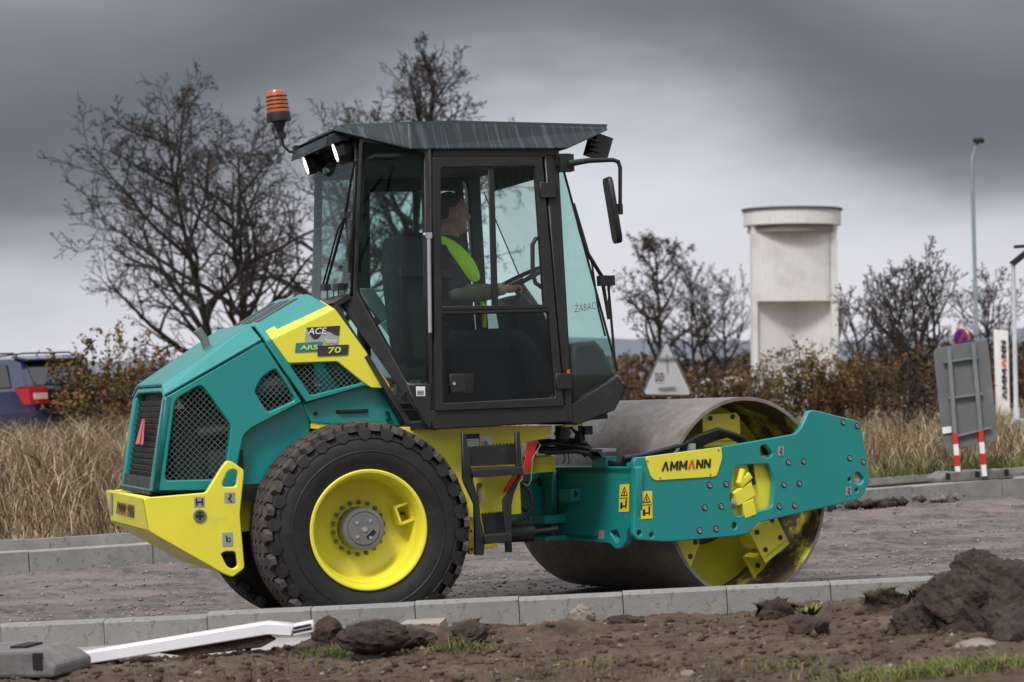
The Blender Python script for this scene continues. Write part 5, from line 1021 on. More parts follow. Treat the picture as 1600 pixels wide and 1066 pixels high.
tags(clod('stone', on_soil(310, 1053)+Vector((0, 0, .0)), .018, 26, 'stone', .2, 3, (1.3, 1, .7)), 'little cream pebble below the white post')
P0 = on_soil(655, 985); mb = MB(); mb.add([P0+Vector(p) for p in ((-.09, 0, .0), (.1, -.02, .0), (.13, .12, .0), (-.05, .14, .0), (-.09, 0, .035), (.1, -.02, .03), (.13, .12, .045), (-.05, .14, .045))], [(0, 3, 2, 1), (4, 5, 6, 7), (0, 1, 5, 4), (1, 2, 6, 5), (2, 3, 7, 6), (3, 0, 4, 7)])
o = obj('concrete_slab', mb, 'concrete_light'); tag(o, 'broken pale concrete slab lying between clods below the rear wheel', 'concrete slab')
n = 7000; qx = rng.uniform(-3, 3, n); qy = rng.uniform(8, 10.9, n); R = .003+.024*rng.random(n)**5; P = np.stack([qx, qy, soil_z(qx, qy)+R*.2], -1); o = scatter_rocks('soil_crumbs', P, R, 8, 'soil', .8); tag(o, 'loose crumbs of earth scattered on the dug soil', 'soil crumbs', kind='stuff')
n = 900; qx = rng.uniform(-3, 3, n); qy = rng.uniform(8, 10.9, n); R = .003+.014*rng.random(n)**4; P = np.stack([qx, qy, soil_z(qx, qy)+R*.3], -1); o = scatter_rocks('soil_stones', P, R, 9, 'stone', .7); tag(o, 'small pale stones scattered on the dug soil', 'pebbles', kind='stuff')
PX = []; 
for (px_, py_, w_, n_) in ((720, 1018, .16, 600), (1440, 1058, .25, 2600), (1590, 1045, .2, 2400), (520, 1022, .12, 900), (555, 1018, .10, 200), (880, 1045, .3, 120), (1000, 1062, .3, 130), (800, 1062, .5, 160), (420, 1055, .3, 120), (300, 1050, .4, 90), (1210, 1050, .2, 250)):
    c = on_soil(px_, py_); a = rng.normal(size=(n_, 2))*w_*np.array([.6, .35]); PX.append(np.stack([c.x+a[:, 0], c.y+a[:, 1]], -1))
PX = np.concatenate(PX); PX = PX[PX[:, 1] < 10.8]; P = np.concatenate([PX, soil_z(PX[:, 0], PX[:, 1])[:, None]], 1); o = blades('grass', P, .010+.050*rng.random(len(P))**1.8, .0012+.001*rng.random(len(P)), 1.5, 4, 'green_grass'); tag(o, 'sparse short green grass growing on the dug soil', 'grass', kind='stuff')
# white post lying on the ground
mat('white_plastic', (.74, .74, .78), .35, var=.05, dirt=(.45, .42, .40), dscale=6, dlo=.6, dhi=.8)
yp_ = 10.28; PF = [(0, 3, 2, 1), (4, 5, 6, 7), (0, 1, 5, 4), (1, 2, 6, 5), (2, 3, 7, 6), (3, 0, 4, 7)]
def Pp(ps, y=yp_): return [gy(p[0], p[1], y) for p in ps]
body_ = Pp([(96, 1026), (205, 1008), (415, 973.5), (458, 977), (456, 995), (418, 992.5), (240, 1022), (108, 1043)]); A_ = body_[0].copy()
post = empty('marker_post', A_); tag(post, 'white plastic marker post lying on the soil in front of the kerb', 'post')
po = link('post_body', poly_mesh('post_body', [p-A_ for p in body_], [], .11, .006, (0, -1, 0)), 'white_plastic', post)
tip_ = Pp([(459, 976.5), (487, 971), (491, 988), (457, 995)]); link('post_tip', poly_mesh('post_tip', [p-A_ for p in tip_], [], .09, .006, (0, -1, 0)), 'white_plastic', post)
for k in (.3, .62):
    a, b = tip_[0].lerp(tip_[3], k), tip_[1].lerp(tip_[2], k); mb = MB(); mb.beam(a-A_+Vector((0, -.001, 0)), b-A_+Vector((-.006, -.001, 0)), .004, .010); obj('tip_groove', mb, 'clod', post)
und = Pp([(250, 1021), (418, 993), (430, 1000), (408, 1012), (290, 1026)], yp_+.02); link('post_shade', poly_mesh('post_shade', [p-A_ for p in und], [], .06, .004, (0, -1, 0)), 'clod', post)  # shaded underside of the post put in as a dark plate
mat('grey_rubber', (.13, .125, .125), .8, var=.25, vscale=10, dirt=(.2, .17, .15), dscale=5, bump=.3)
def foot(name, a, b, w, h, y_in=.2):
    """rubber sign foot: low block with sloping ends and moulded slots; a, b are the two ends on the ground"""
    d = (b-a); L_ = d.length; d.normalize(); s_ = Vector((-d.y, d.x, 0)); U = Vector((0, 0, 1)); e_ = empty(name, a); c0 = Vector((0, 0, 0))
    prof = [(0, 0), (0, h*.45), (L_*.14, h), (L_*.86, h), (L_, h*.45), (L_, 0)]; mb = MB(); n_ = len(prof); P_ = [d*x+U*z-s_*w/2 for x, z in prof]; mb.add(P_+[p+s_*w for p in P_], [tuple(range(n_)), tuple(range(2*n_-1, n_-1, -1))]+[(k, k+n_, (k+1) % n_+n_, (k+1) % n_) for k in range(n_)])
    o_ = obj('rubber_block', mb, 'grey_rubber', e_); md = o_.modifiers.new('b', 'BEVEL'); md.width = h*.12; md.segments = 2
    for x in (.10, .5, .90): mb = MB(); mb.obox(d*(L_*x)+U*h*.62-s_*(w/2), (d, s_, U), (L_*.03, .006, h*.3)); obj('slot', mb, 'dark', e_)
    for x in (.3, .7): mb = MB(); mb.obox(d*(L_*x)+U*(h+.004), (d, s_, U), (L_*.05, w*.22, .006)); obj('socket', mb, 'dark', e_)
    return e_
a, b = gz(-130, 1052, .25), gz(108, 1050, .25); f_ = foot('sign_foot', Vector((a.x, a.y+.1, .235)), Vector((b.x, b.y+.1, .235)), .34, .115); tag(f_, 'grey rubber sign foot on the soil at the bottom left corner', 'sign foot')
# ================================================================ background
# dry grass on the verge (one mass)
n = 90000; gx = np.concatenate([rng.uniform(-9, -1.5, n//2), rng.uniform(-1.5, 11, n//2)]); gt = .9+10.5*rng.random(n)**1.25; dens = fbm(gx*.8, gt*.8, 3, 77)+.5
k = rng.random(n) < (.35+dens); gx, gt = gx[k], gt[k]; P = np.stack([gx, yk(gx)+gt, verge_z(gx, gt)], -1); H = (.10+.52*rng.random(len(P))**1.4)*(.55+.9*np.clip(fbm(gx*1.2, gt*1.2, 3, 5)+.5, 0, 1))*sst(.8, 2.2, gt)+.05; H *= np.where(gx > 0, .85, 1.05)
o = blades('dry_grass', P, H, .0028+.0035*rng.random(len(P)), .75, 6, 'dry_grass'); tag(o, 'tall dry straw coloured grass on the verge behind the road', 'grass', kind='stuff')
n = 9000; gx = rng.uniform(1.5, 11, n); gt = .9+2.6*rng.random(n)**1.6; P = np.stack([gx, yk(gx)+gt, verge_z(gx, gt)], -1); o = blades('green_grass', P, .08+.16*rng.random(n), .004+.003*rng.random(n), .5, 61, 'green_grass'); tag(o, 'greener short grass along the paving behind the far kerb', 'grass', kind='stuff')
mat('bark', (.018, .015, .014), .95, var=.4, vscale=6); mat('twig', (.024, .019, .018), .95, var=.3, vscale=4)
def branch_tree(name, label, base, H, seed, spread=.55, first=.22, nb=16, leaf=0, trunks=1, cat='tree', group=None, up=.35, r0=None, lv=4, leafm='dark_leaf', density=1.0, shape=1.0, tmat='bark', bmat='twig'):
    rs = random.Random(seed); root = empty(name, base); tag(root, label, cat, group); tr = MB(); br = MB(); tips = []
    def seg(p, d, L_, r, level, n_, wob, trop):
        pts = [p.copy()]; rr = [r]; q_ = p.copy(); dd = d.copy()
        for i in range(n_):
            dd = (dd+Vector((rs.gauss(0, wob), rs.gauss(0, wob), rs.gauss(0, wob)+trop))).normalized(); q_ = q_+dd*(L_/n_); pts.append(q_.copy()); rr.append(r*(1-.82*(i+1)/n_))
        return pts, rr
    def grow(pts, rr, L_, level):
        if level > lv: return
        cnt = {1: nb, 2: 8, 3: 6, 4: 4}[level]; cnt = max(2, int(cnt*density if level > 1 else cnt))
        for i in range(cnt):
            t = (first if level == 1 else .22)+(1-(first if level == 1 else .22))*(i+rs.random()*.9)/cnt; t = min(.99, t); f = t*(len(pts)-1); j = int(f); j = min(j, len(pts)-2); p = pts[j].lerp(pts[j+1], f-j); r = max(.004, rr[j]*(1-(f-j))+rr[j+1]*(f-j))
            d0 = (pts[j+1]-pts[j]).normalized(); a = i*2.4+rs.random()*.9; o_ = d0.orthogonal().normalized(); o2 = d0.cross(o_); side_ = o_*math.cos(a)+o2*math.sin(a)
            ang = {1: .95, 2: .8, 3: .8, 4: .8}[level]*(.75+.5*rs.random()); dd = d0*math.cos(ang)+side_*math.sin(ang)
            if level == 1:
                k_ = (t-first)/(1-first); prof_ = math.sin(min(1, max(.0, k_*.80+.20))*PI)**.7; l = H*spread*(.35+.75*prof_)*(.8+.4*rs.random())*(1.0-.45*k_)
            else: l = L_*(.55, .5, .5)[level-2]*(.6+.6*rs.random())*(1-.35*t)
            ps, rs_ = seg(p, dd, l, min(r*.74, {1: .10, 2: .034, 3: .013, 4: .007}[level]*H/9), level, {1: 7, 2: 5, 3: 3, 4: 2}[level], {1: .12, 2: .17, 3: .2, 4: .2}[level], {1: up*.12, 2: up*.10, 3: up*.12, 4: .04}[level])
            (tr if level == 1 else br).tube(ps, [max(x*1.35, .0095*(H/9)**.3) for x in rs_], {1: 6, 2: 4, 3: 3, 4: 3}[level], False)
            if level >= 3: tips.append(ps[-1])
            grow(ps, rs_, l, level+1)
    for k_ in range(trunks):
        a = k_*2*PI/max(1, trunks)+.3; d0 = Vector((math.cos(a)*.16*(trunks > 1), math.sin(a)*.16*(trunks > 1), 1)).normalized(); r_t = (r0 or H*.018)*(1 if trunks == 1 else .72)
        ps, rr_ = seg(Vector((math.cos(a)*.12*(trunks > 1), math.sin(a)*.12*(trunks > 1), -.1)), d0, H*(.92 if k_ == 0 else .8), r_t, 0, 12, .045, .03); tr.tube(ps, rr_, 8, False); grow(ps, rr_, H*.5, 1)
    obj('trunk', tr, tmat, root); obj('crown', br, bmat, root)
    if leaf:
        r_ = np.random.default_rng(seed); T = np.array([tips[i][:] for i in r_.integers(0, len(tips), leaf)])+r_.normal(size=(leaf, 3))*.05; s_ = .03+.03*r_.random(leaf); U = r_.normal(size=(leaf, 3)); U /= np.linalg.norm(U, axis=1)[:, None]; Vv = np.cross(U, r_.normal(size=(leaf, 3))); Vv /= np.linalg.norm(Vv, axis=1)[:, None]
        v = np.stack([T-U*s_[:, None], T+Vv*s_[:, None]*.6, T+U*s_[:, None], T-Vv*s_[:, None]*.6], 1).reshape(-1, 3); link('leaves', npmesh('leaves', v, np.arange(leaf*4).reshape(-1, 4)), leafm, root)
    root.rotation_euler = (0, .02, rs.random()*6); return root
def gnd(px, y, z): p = gy(px, 600, y); return Vector((p.x, y, z))
branch_tree('bare_tree', 'big bare tree with wide round crown behind the engine hood', gnd(352, 58, .2), 9.1, 11, .43, .20, 18, 1500, 2, group='bare trees', density=1.05)
branch_tree('bare_tree', 'bare tree with its top showing above the cab roof', gnd(622, 66, .2), 10.9, 23, .34, .30, 20, 900, 1, group='bare trees', density=1.2, up=.6)
branch_tree('bare_tree', 'fainter bare tree right of the amber beacon, behind the cab', gnd(520, 78, .2), 10.6, 31, .34, .30, 14, 300, 1, group='bare trees', density=.9, up=.5)
branch_tree('bare_tree', 'small bare tree with some dark leaves right of the cab', gnd(1035, 72, .2), 5.6, 41, .36, .25, 14, 2400, 1, group='bare trees', density=.8, up=.6)
branch_tree('bare_tree', 'thin grey bare tree just left of the white tower', gnd(1122, 78, .2), 5.0, 43, .42, .2, 14, 300, 2, group='bare trees', density=.8, up=.6)
branch_tree('bare_tree', 'thin bare tree standing nearest the left wall of the white tower', gnd(1085, 84, .2), 4.6, 44, .42, .2, 14, 300, 1, group='bare trees', density=.8, up=.6)
branch_tree('bare_tree', 'spindly bare tree with upright shoots right of the white tower', gnd(1440, 50, .2), 4.0, 47, .34, .10, 16, 0, 3, group='bare trees', density=.8, up=1.1)
branch_tree('bare_tree', 'pale leafless bush tree between the tower and the spindly tree', gnd(1372, 55, .2), 3.7, 49, .34, .10, 14, 0, 3, group='bare trees', density=.7, up=1.2)
branch_tree('bare_tree', 'low bare tree behind the white banner', gnd(1545, 62, .2), 3.6, 51, .45, .15, 14, 300, 2, group='bare trees', density=.7, up=.8)
branch_tree('bare_tree', 'dark bare sapling on the grass left of the leaning sign board', gnd(1425, 31, .2), 1.5, 53, .4, .1, 9, 150, 2, group='bare trees', density=.6, up=.8, lv=3)
def bush(label, px, y, w, h, seed, nl, m, z=.15, dark=0):
    rs = np.random.default_rng(seed); base = gnd(px, y, z); root = empty('autumn_bush', base); tag(root, label, 'bush', 'autumn bushes'); st = MB(); tips = []; ns = int(26*w/1.2)
    for i in range(ns):
        a = rs.random()*2*PI; q_ = math.sqrt(rs.random())*w*.5; b_ = Vector((math.cos(a)*q_*.6, math.sin(a)*q_*.45, -.05)); hh = h*(.55+.5*rs.random())*(1-.25*(q_/(w*.5))**2); t_ = Vector((math.cos(a)*q_*1.1+rs.normal()*.1, math.sin(a)*q_*.8, hh)); m_ = b_.lerp(t_, .5)+Vector((rs.normal()*.05, rs.normal()*.05, 0)); st.tube([b_, m_, t_], [.012, .008, .003], 4, False)
        for k_ in range(5):
            f = .35+.6*rs.random(); p = m_.lerp(t_, (f-.5)*2) if f > .5 else b_.lerp(m_, f*2); e_ = p+Vector((rs.normal()*.16, rs.normal()*.14, .10+.14*rs.random())); st.tube([p, e_], [.005, .0025], 3, False); tips.append((p, e_))
        tips.append((m_, t_)); tips.append((b_.lerp(m_, .4), m_))
    obj('stems', st, 'twig', root); i = rs.integers(0, len(tips), nl); f = rs.random(nl)**.8
    A0 = np.array([t[0][:] for t in tips])[i]; A1 = np.array([t[1][:] for t in tips])[i]; T = A0+(A1-A0)*f[:, None]+rs.normal(size=(nl, 3))*.035; s_ = .022+.022*rs.random(nl); U = rs.normal(size=(nl, 3)); U /= np.linalg.norm(U, axis=1)[:, None]; Vv = np.cross(U, rs.normal(size=(nl, 3))); Vv /= np.linalg.norm(Vv, axis=1)[:, None]
    v = np.stack([T-U*s_[:, None], T+Vv*s_[:, None]*.6, T+U*s_[:, None], T-Vv*s_[:, None]*.6], 1).reshape(-1, 3); link('foliage', npmesh('foliage', v, np.arange(nl*4).reshape(-1, 4)), m, root)
LB = [('tall yellow brown bush right behind the blue car', 165, 33.5, 1.6, 1.95, 3800, 'autumn_leaf_yellow', .6), ('russet bush between the blue car and the engine hood', 250, 35, 1.9, 1.75, 3800, 'autumn_leaf', .6), ('yellowish low bush in front of the blue car boot', 185, 30.5, 1.2, 1.0, 2400, 'autumn_leaf_yellow', .62), ('dark russet bush hidden half behind the engine hood', 330, 36, 1.8, 1.8, 3000, 'autumn_leaf', .5), ('bush with upright shoots above the slanting hood top', 400, 38, 1.6, 1.7, 1800, 'autumn_leaf', .4)]
for i, (l, px_, y_, w_, h_, nl, m_, z_) in enumerate(LB): bush(l, px_, y_, w_, h_, 100+i, nl, m_, z_)
RB = [('russet bush seen just right of the cab front', 968, 44, 2.0, 1.7), ('russet bush behind the triangular sign', 1040, 46, 2.1, 1.6), ('russet bush between the triangular sign and the tower', 1110, 45, 1.9, 1.5), ('russet bush left of the tower foot', 1165, 44, 1.7, 1.45), ('tall shooting bush in front of the tower', 1240, 42, 2.0, 1.85), ('yellow brown bush right below the tower', 1300, 43, 2.0, 1.7), ('dense russet bush right of the tower', 1360, 42, 2.0, 1.55), ('dark russet bush below the spindly tree', 1420, 43, 1.9, 1.45), ('low russet bush left of the leaning sign board', 1470, 45, 1.8, 1.4), ('low russet bush behind the leaning sign board', 1530, 47, 2.0, 1.4), ('low russet bush at the right picture edge', 1600, 48, 2.0, 1.4)]
for i, (l, px_, y_, w_, h_) in enumerate(RB): bush(l, px_, y_, w_, h_, 200+i, 3000, 'autumn_leaf_yellow' if i in (4, 5) else 'autumn_leaf', .1)
leafmat('scrub_leaf', [(.06, .045, .035), (.09, .06, .04), (.05, .04, .035), (.075, .05, .035), (.10, .07, .05)])
# far hedge behind the bushes, one mass
n = 16000; hx = rng.uniform(-22, 30, n); hy = 88+rng.normal(size=n)*1.6; hz_ = .2+rng.random(n)**.8*(1.5+1.6*fbm(hx*.3, hx*0, 3, 9)); T = np.stack([hx, hy, hz_], -1); s_ = .10+.10*rng.random(n); U = rng.normal(size=(n, 3)); U /= np.linalg.norm(U, axis=1)[:, None]; Vv = np.cross(U, rng.normal(size=(n, 3))); Vv /= np.linalg.norm(Vv, axis=1)[:, None]
v = np.stack([T-U*s_[:, None], T+Vv*s_[:, None]*.6, T+U*s_[:, None], T-Vv*s_[:, None]*.6], 1).reshape(-1, 3); o = link('hedge', npmesh('hedge', v, np.arange(n*4).reshape(-1, 4)), 'scrub_leaf'); tag(o, 'far dark scrub that runs along the horizon behind the bushes', 'scrub', kind='stuff')
TILT = .028
# ---- white tower
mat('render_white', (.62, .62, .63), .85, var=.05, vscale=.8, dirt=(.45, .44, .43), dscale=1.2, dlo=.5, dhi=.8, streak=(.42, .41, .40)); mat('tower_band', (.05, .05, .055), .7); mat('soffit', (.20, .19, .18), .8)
yt = 70; T0 = gnd(1240, yt, -.1); k_ = yt/FPX; tower = empty('tower', T0); tower.rotation_euler = (0, TILT+.012, 0); tag(tower, 'white rendered tower with round cap and bulging front panel behind the bushes', 'tower')
def tz_(py): return gy(1240, py, yt).z-T0.z
hw = 66*k_
mb = MB(); cor = Vector((.04, .22, 0)); zt = tz_(350); Lf, Rf_ = Vector((-hw, -.2, 0)), Vector((hw, -.2, 0))
def wall(nm, a, b, th, z0, z1_):
    d = (b-a).normalized(); s_ = Vector((-d.y, d.x, 0))*th; mb = MB(); mb.add([a, b, b+s_, a+s_]+[p+Vector((0, 0, z1_)) for p in (a, b, b+s_, a+s_)], PF); return obj(nm, mb, 'render_white', tower)
wall('wall', Lf, cor, .16, 0, zt); wall('wall', cor, Rf_, .16, 0, zt)
mb = MB(); mb.box((-hw-.01, -.32, 0), (-hw+.14, -.1, zt)); obj('pier', mb, 'render_white', tower); mb = MB(); mb.box((hw-.20, -.32, 0), (hw+.01, .9, zt)); obj('pier', mb, 'render_white', tower)
z0_, z1_ = tz_(471), tz_(357); mb = MB(); arc = [Vector((math.sin(t)*hw*.90-.06, -.36-.30*math.cos(t)+.12, 0)) for t in np.linspace(-1.45, 1.35, 21)]; bk = [Vector((p.x, .1, 0)) for p in reversed(arc)]; ol = arc+bk; n_ = len(ol)
mb.add([p+Vector((0, 0, z0_)) for p in ol]+[p+Vector((0, 0, z1_)) for p in ol], [tuple(range(n_)), tuple(range(2*n_-1, n_-1, -1))]+[(i, (i+1) % n_, (i+1) % n_+n_, i+n_) for i in range(n_)]); obj('front_panel', mb, 'render_white', tower)
zc0, zc1 = tz_(352), tz_(329); rc = 79*k_
def disc(nm, r, a, b, m, cy=.25): mb = MB(); pts = [(r*math.cos(t), cy+r*.85*math.sin(t)) for t in np.linspace(0, 2*PI, 49)[:-1]]; n_ = 48; mb.add([(x, y, a) for x, y in pts]+[(x, y, b) for x, y in pts], [tuple(range(n_-1, -1, -1)), tuple(range(n_, 2*n_))]+[(i, (i+1) % n_, (i+1) % n_+n_, i+n_) for i in range(n_)]); return obj(nm, mb, m, tower, smooth=40)
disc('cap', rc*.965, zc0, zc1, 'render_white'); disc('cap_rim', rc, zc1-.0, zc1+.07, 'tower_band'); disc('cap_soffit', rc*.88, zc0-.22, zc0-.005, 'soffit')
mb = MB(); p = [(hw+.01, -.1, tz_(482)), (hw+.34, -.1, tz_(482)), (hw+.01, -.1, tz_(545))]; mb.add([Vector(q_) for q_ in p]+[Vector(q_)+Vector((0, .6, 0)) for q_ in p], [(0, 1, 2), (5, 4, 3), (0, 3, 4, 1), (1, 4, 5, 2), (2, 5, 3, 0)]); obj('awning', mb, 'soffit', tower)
mb = MB(); mb.box((hw+.012, .0, tz_(600)), (hw+.09, .5, tz_(562))); obj('meter_box', mb, 'galv', tower)
# low white wall piece left of the tower
q_ = gnd(1135, 66, .0); mb = MB(); mb.box((-.9, 0, 0), (.75, .12, gy(1135, 590, 66).z)); o = obj('low_wall', mb, 'render_white'); o.location = q_; tag(o, 'low white wall glimpsed through the bushes left of the tower', 'wall')
# ---- triangular sign seen from behind
mat('sign_back', (.44, .45, .47), .5, var=.08, vscale=2, metal=.3); mat('sign_grey', (.13, .135, .14), .6, var=.15, vscale=3, dirt=(.2, .19, .17), dscale=3); mat('steel_post', (.22, .24, .25), .5, metal=.4)
ysg = 38
def Wp(ps, y): return [gy(p[0], p[1], y) for p in ps]
tri = Wp([(1041, 528), (1002, 619), (1084, 620)], ysg); g0_ = Vector((tri[0].x+.01, ysg+.05, .15)); sg = empty('triangle_sign', g0_); tag(sg, 'back of a triangular road sign on a post behind the drum', 'road sign')
tl = [p-g0_ for p in tri]; link('sign_plate', poly_mesh('sign_plate', rnd(tl, .10, 6), [], .012, .003, (0, -1, 0)), 'sign_back', sg)
c_ = sum(tl, Vector())/3; link('sign_rim', poly_mesh('sign_rim', rnd(tl, .10, 6), [rnd([c_+(p-c_)*.90 for p in tl], .07, 6)], .035, .004, (0, -1, 0)), 'galv', sg)
mb = MB(); mb.cyl((-.0, .01, 0), tuple(Vector((-.012, -.03, tl[0].z-.28))), .03, 12); obj('post', mb, 'steel_post', sg, smooth=40)
for py_ in (560, 606): q_ = gy(1042, py_, ysg-.03)-g0_; mb = MB(); mb.obox(q_, ((1, 0, 0), (0, 1, 0), (0, 0, 1)), (.14, .012, .016)); obj('clamp', mb, 'steel_post', sg)
O, U, V = [p-g0_ for p in Wp([(1024, 596), (1037, 595.5), (1024, 583)], ysg-.02)]; link('lettering', fit_mesh(text_mesh('DZI', 'lettering', .01), O, U-O, V-O, (0, -.012, 0)), 'logo_black', sg)
# ---- leaning board seen from behind, on two striped posts in a rubber foot
yb_ = 23.0; cor_ = Wp([(1458, 545), (1543, 530), (1560, 690), (1475, 704)], yb_); fa, fb = gz(1474, 757, .17), gz(1592, 750, .17)
bo_ = empty('board_sign', Vector((cor_[0].x+.2, yb_, .17))); o0 = bo_.location.copy(); tag(bo_, 'back of a grey rectangular sign board leaning on red and white striped posts', 'road sign')
bl = [p-o0 for p in cor_]; link('sign_plate', poly_mesh('sign_plate', rnd(bl, .06, 5), [], .012, .003, (0, -1, 0)), 'sign_grey', bo_)
for tp, bt, w_ in (((1482, 543), (1497, 746), .022), ((1520, 536), (1538, 744), .022)):
    a, b = gy(*tp, yb_-.04)-o0, gy(*bt, yb_-.04)-o0; mb = MB(); mb.beam(a, a.lerp(b, .66), .04, .04, (0, 1, 0)); obj('post', mb, 'steel_post', bo_)
    for i in range(4): mb = MB(); mb.beam(a.lerp(b, .66+.085*i), a.lerp(b, .66+.085*(i+1)), .045, .045, (0, 1, 0)); obj('post_band', mb, 'red' if i % 2 == 0 else 'white', bo_)
for l_, r_2 in (((1474, 566), (1528, 558)), ((1482, 622), (1535, 615)), ((1488, 683), (1548, 668))):
    a, b = gy(*l_, yb_-.03)-o0, gy(*r_2, yb_-.03)-o0; mb = MB(); mb.beam(a, b, .03, .022); obj('brace', mb, 'steel_post', bo_)
decal('sticker', [p-o0 for p in Wp([(1472, 668), (1486, 666), (1487, 676), (1473, 678)], yb_-.02)], 'white', bo_, (0, 0, 0))
f_ = foot('sign_foot', Vector((fa.x, 23.05, .165)), Vector((fb.x, 23.25, .165)), .36, .10); tag(f_, 'dark rubber foot on the far paving below the leaning sign board', 'sign foot')
# ---- round sign, lamps, banner
mat('blue_sign', (.02, .06, .30), .5); mat('lamp_pole', (.20, .25, .26), .5, var=.1); mat('lamp_white', (.5, .52, .55), .5); mat('box_grey', (.30, .32, .34), .6, var=.1)
q_ = gy(1502, 530, 50); rs_ = empty('round_sign', Vector((q_.x, 50, .1))); o0 = rs_.location.copy(); tag(rs_, 'round blue sign with red rim turned nearly edge on above the leaning board', 'road sign')
c_ = q_-o0; axn = Vector((-.85, -.5, 0)).normalized(); mb = MB(); mb.lathe([(0, 0), (0, .235), (.012, .235), (.012, 0)], c_, axn, 32); obj('sign_plate', mb, 'red', rs_); mb = MB(); mb.lathe([(.0135, .185), (.0145, .185), (.0145, 0)], c_, axn, 32); obj('sign_face', mb, 'blue_sign', rs_); mb = MB(); mb.obox(c_+axn*.0155, ((.5, -.85, .9), axn, (.9*.5, -.9*.85, -1)), (.18, .001, .028)); obj('sign_bar', mb, 'red', rs_); mb = MB(); mb.cyl((c_.x-axn.x*.03, c_.y-axn.y*.03, 0), (c_.x-axn.x*.03, c_.y-axn.y*.03, c_.z+.2), .03, 10); obj('post', mb, 'steel_post', rs_)
def lamp(label, pts, rs2, y, head, m, nm='street_lamp'):
    P_ = Wp(pts, y); o0 = Vector((P_[0].x, y, P_[0].z)); e_ = empty(nm, o0); tag(e_, label, 'street lamp', 'street lamps'); mb = MB(); mb.tube([p-o0 for p in P_], rs2, 12); obj('pole', mb, m, e_, smooth=40); return e_, o0
e_, o0 = lamp('tall slim street lamp with curved neck rising behind the leaning board', [(1531, 690), (1527, 530), (1526, 525), (1519, 270), (1520, 245), (1527, 224)], [.075, .07, .05, .045, .04, .035], 55, None, 'lamp_pole')
c = gy(1529, 220, 55)-o0; mb = MB(); mb.lathe([(-.06, .05), (-.05, .13), (.02, .145), (.07, .11), (.09, 0)], c, (.1, 0, 1), 20); obj('lamp_head', mb, 'black_plastic', e_, smooth=40)
e_, o0 = lamp('low street lamp with black arm above a grey cabinet at the right edge', [(1589, 700), (1588, 640), (1587.5, 636), (1583, 412)], [.045, .042, .03, .027], 30, None, 'lamp_white')
a, b = gy(1581, 413, 30)-o0, gy(1612, 388, 30)-o0; mb = MB(); mb.beam(a, b, .12, .07); obj('lamp_arm', mb, 'black_plastic', e_); a, b = gy(1585, 386, 30)-o0, gy(1612, 384, 30)-o0; mb = MB(); mb.beam(a, b, .08, .04); mb.cyl(tuple(b+Vector((-.05, 0, 0))), tuple(gy(1605, 396, 30)-o0), .015, 8); obj('camera_head', mb, 'black_plastic', e_)
a, b = gy(1576, 655, 30), gy(1608, 721, 30); mb = MB(); x0_, x1_ = a.x, b.x; h_ = a.z-b.z; pf = [(0, 0), (0, h_*.8), (.05, h_), (x1_-x0_-.05, h_), (x1_-x0_, h_*.8), (x1_-x0_, 0)]; P_ = [Vector((x, -.12, z)) for x, z in pf]; mb.add(P_+[p+Vector((0, .24, 0)) for p in P_], [tuple(range(6)), tuple(range(11, 5, -1))]+[(i, (i+1) % 6, (i+1) % 6+6, i+6) for i in range(6)]); cb = obj('cabinet', mb, 'box_grey'); cb.location = (x0_, 30, b.z); md = cb.modifiers.new('b', 'BEVEL'); md.width = .02; tag(cb, 'grey plastic cabinet at the foot of the low street lamp', 'cabinet')
mb = MB(); mb.box((.03, -.126, h_*.1), (x1_-x0_-.03, -.1205, h_*.7)); obj('cabinet_door', mb, 'box_grey', cb)
bn = Wp([(1553, 515), (1575, 517), (1579, 672), (1557, 673)], 45); o0 = Vector((bn[3].x, 45, .0)); e_ = empty('banner', o0); tag(e_, 'tall narrow white banner with vertical lettering right of the leaning board', 'banner')
link('banner_cloth', poly_mesh('banner_cloth', [p-o0 for p in bn], [], .02, .004, (0, -1, 0)), 'white', e_); O, U, V = [p-o0 for p in Wp([(1574, 624), (1572, 532), (1566, 624)], 44.97)]; logo(e_, O, U-O, V-O, (0, -1, 0)); mb = MB(); q_ = gy(1552, 514, 45.03)-o0; mb.tube([(q_.x+.02, .03, -.05), q_], .02, 8); obj('pole', mb, 'steel_post', e_)
# ---- parked car
mat('car_blue', (.010, .015, .055), .3, var=.06, coat=.6); mat('car_glass', (.01, .012, .014), .08, spec=.7); mat('tail_red', (.35, .01, .012), .2, coat=.5); mat('tail_clear', (.6, .45, .45), .2, coat=.5); mat('alloy', (.35, .35, .36), .35, metal=.7)
cc = gy(120, 705, 33.7); car = empty('parked_car', Vector((cc.x, 33.7, .60)), math.radians(146)); tag(car, 'dark blue estate car parked behind the grass at the left edge, seen from behind', 'car')
W2 = .90
def cs(x, zb, zt, w, zs, wt):  # half section: sill, belt, roof edge
    return [(x, w*.94, zb), (x, w, zb+.22), (x, w*1.0, zs-.10), (x, w*.965, zs), (x, wt, zt-.05), (x, wt-.10, zt), (x, 0, zt+.012)]
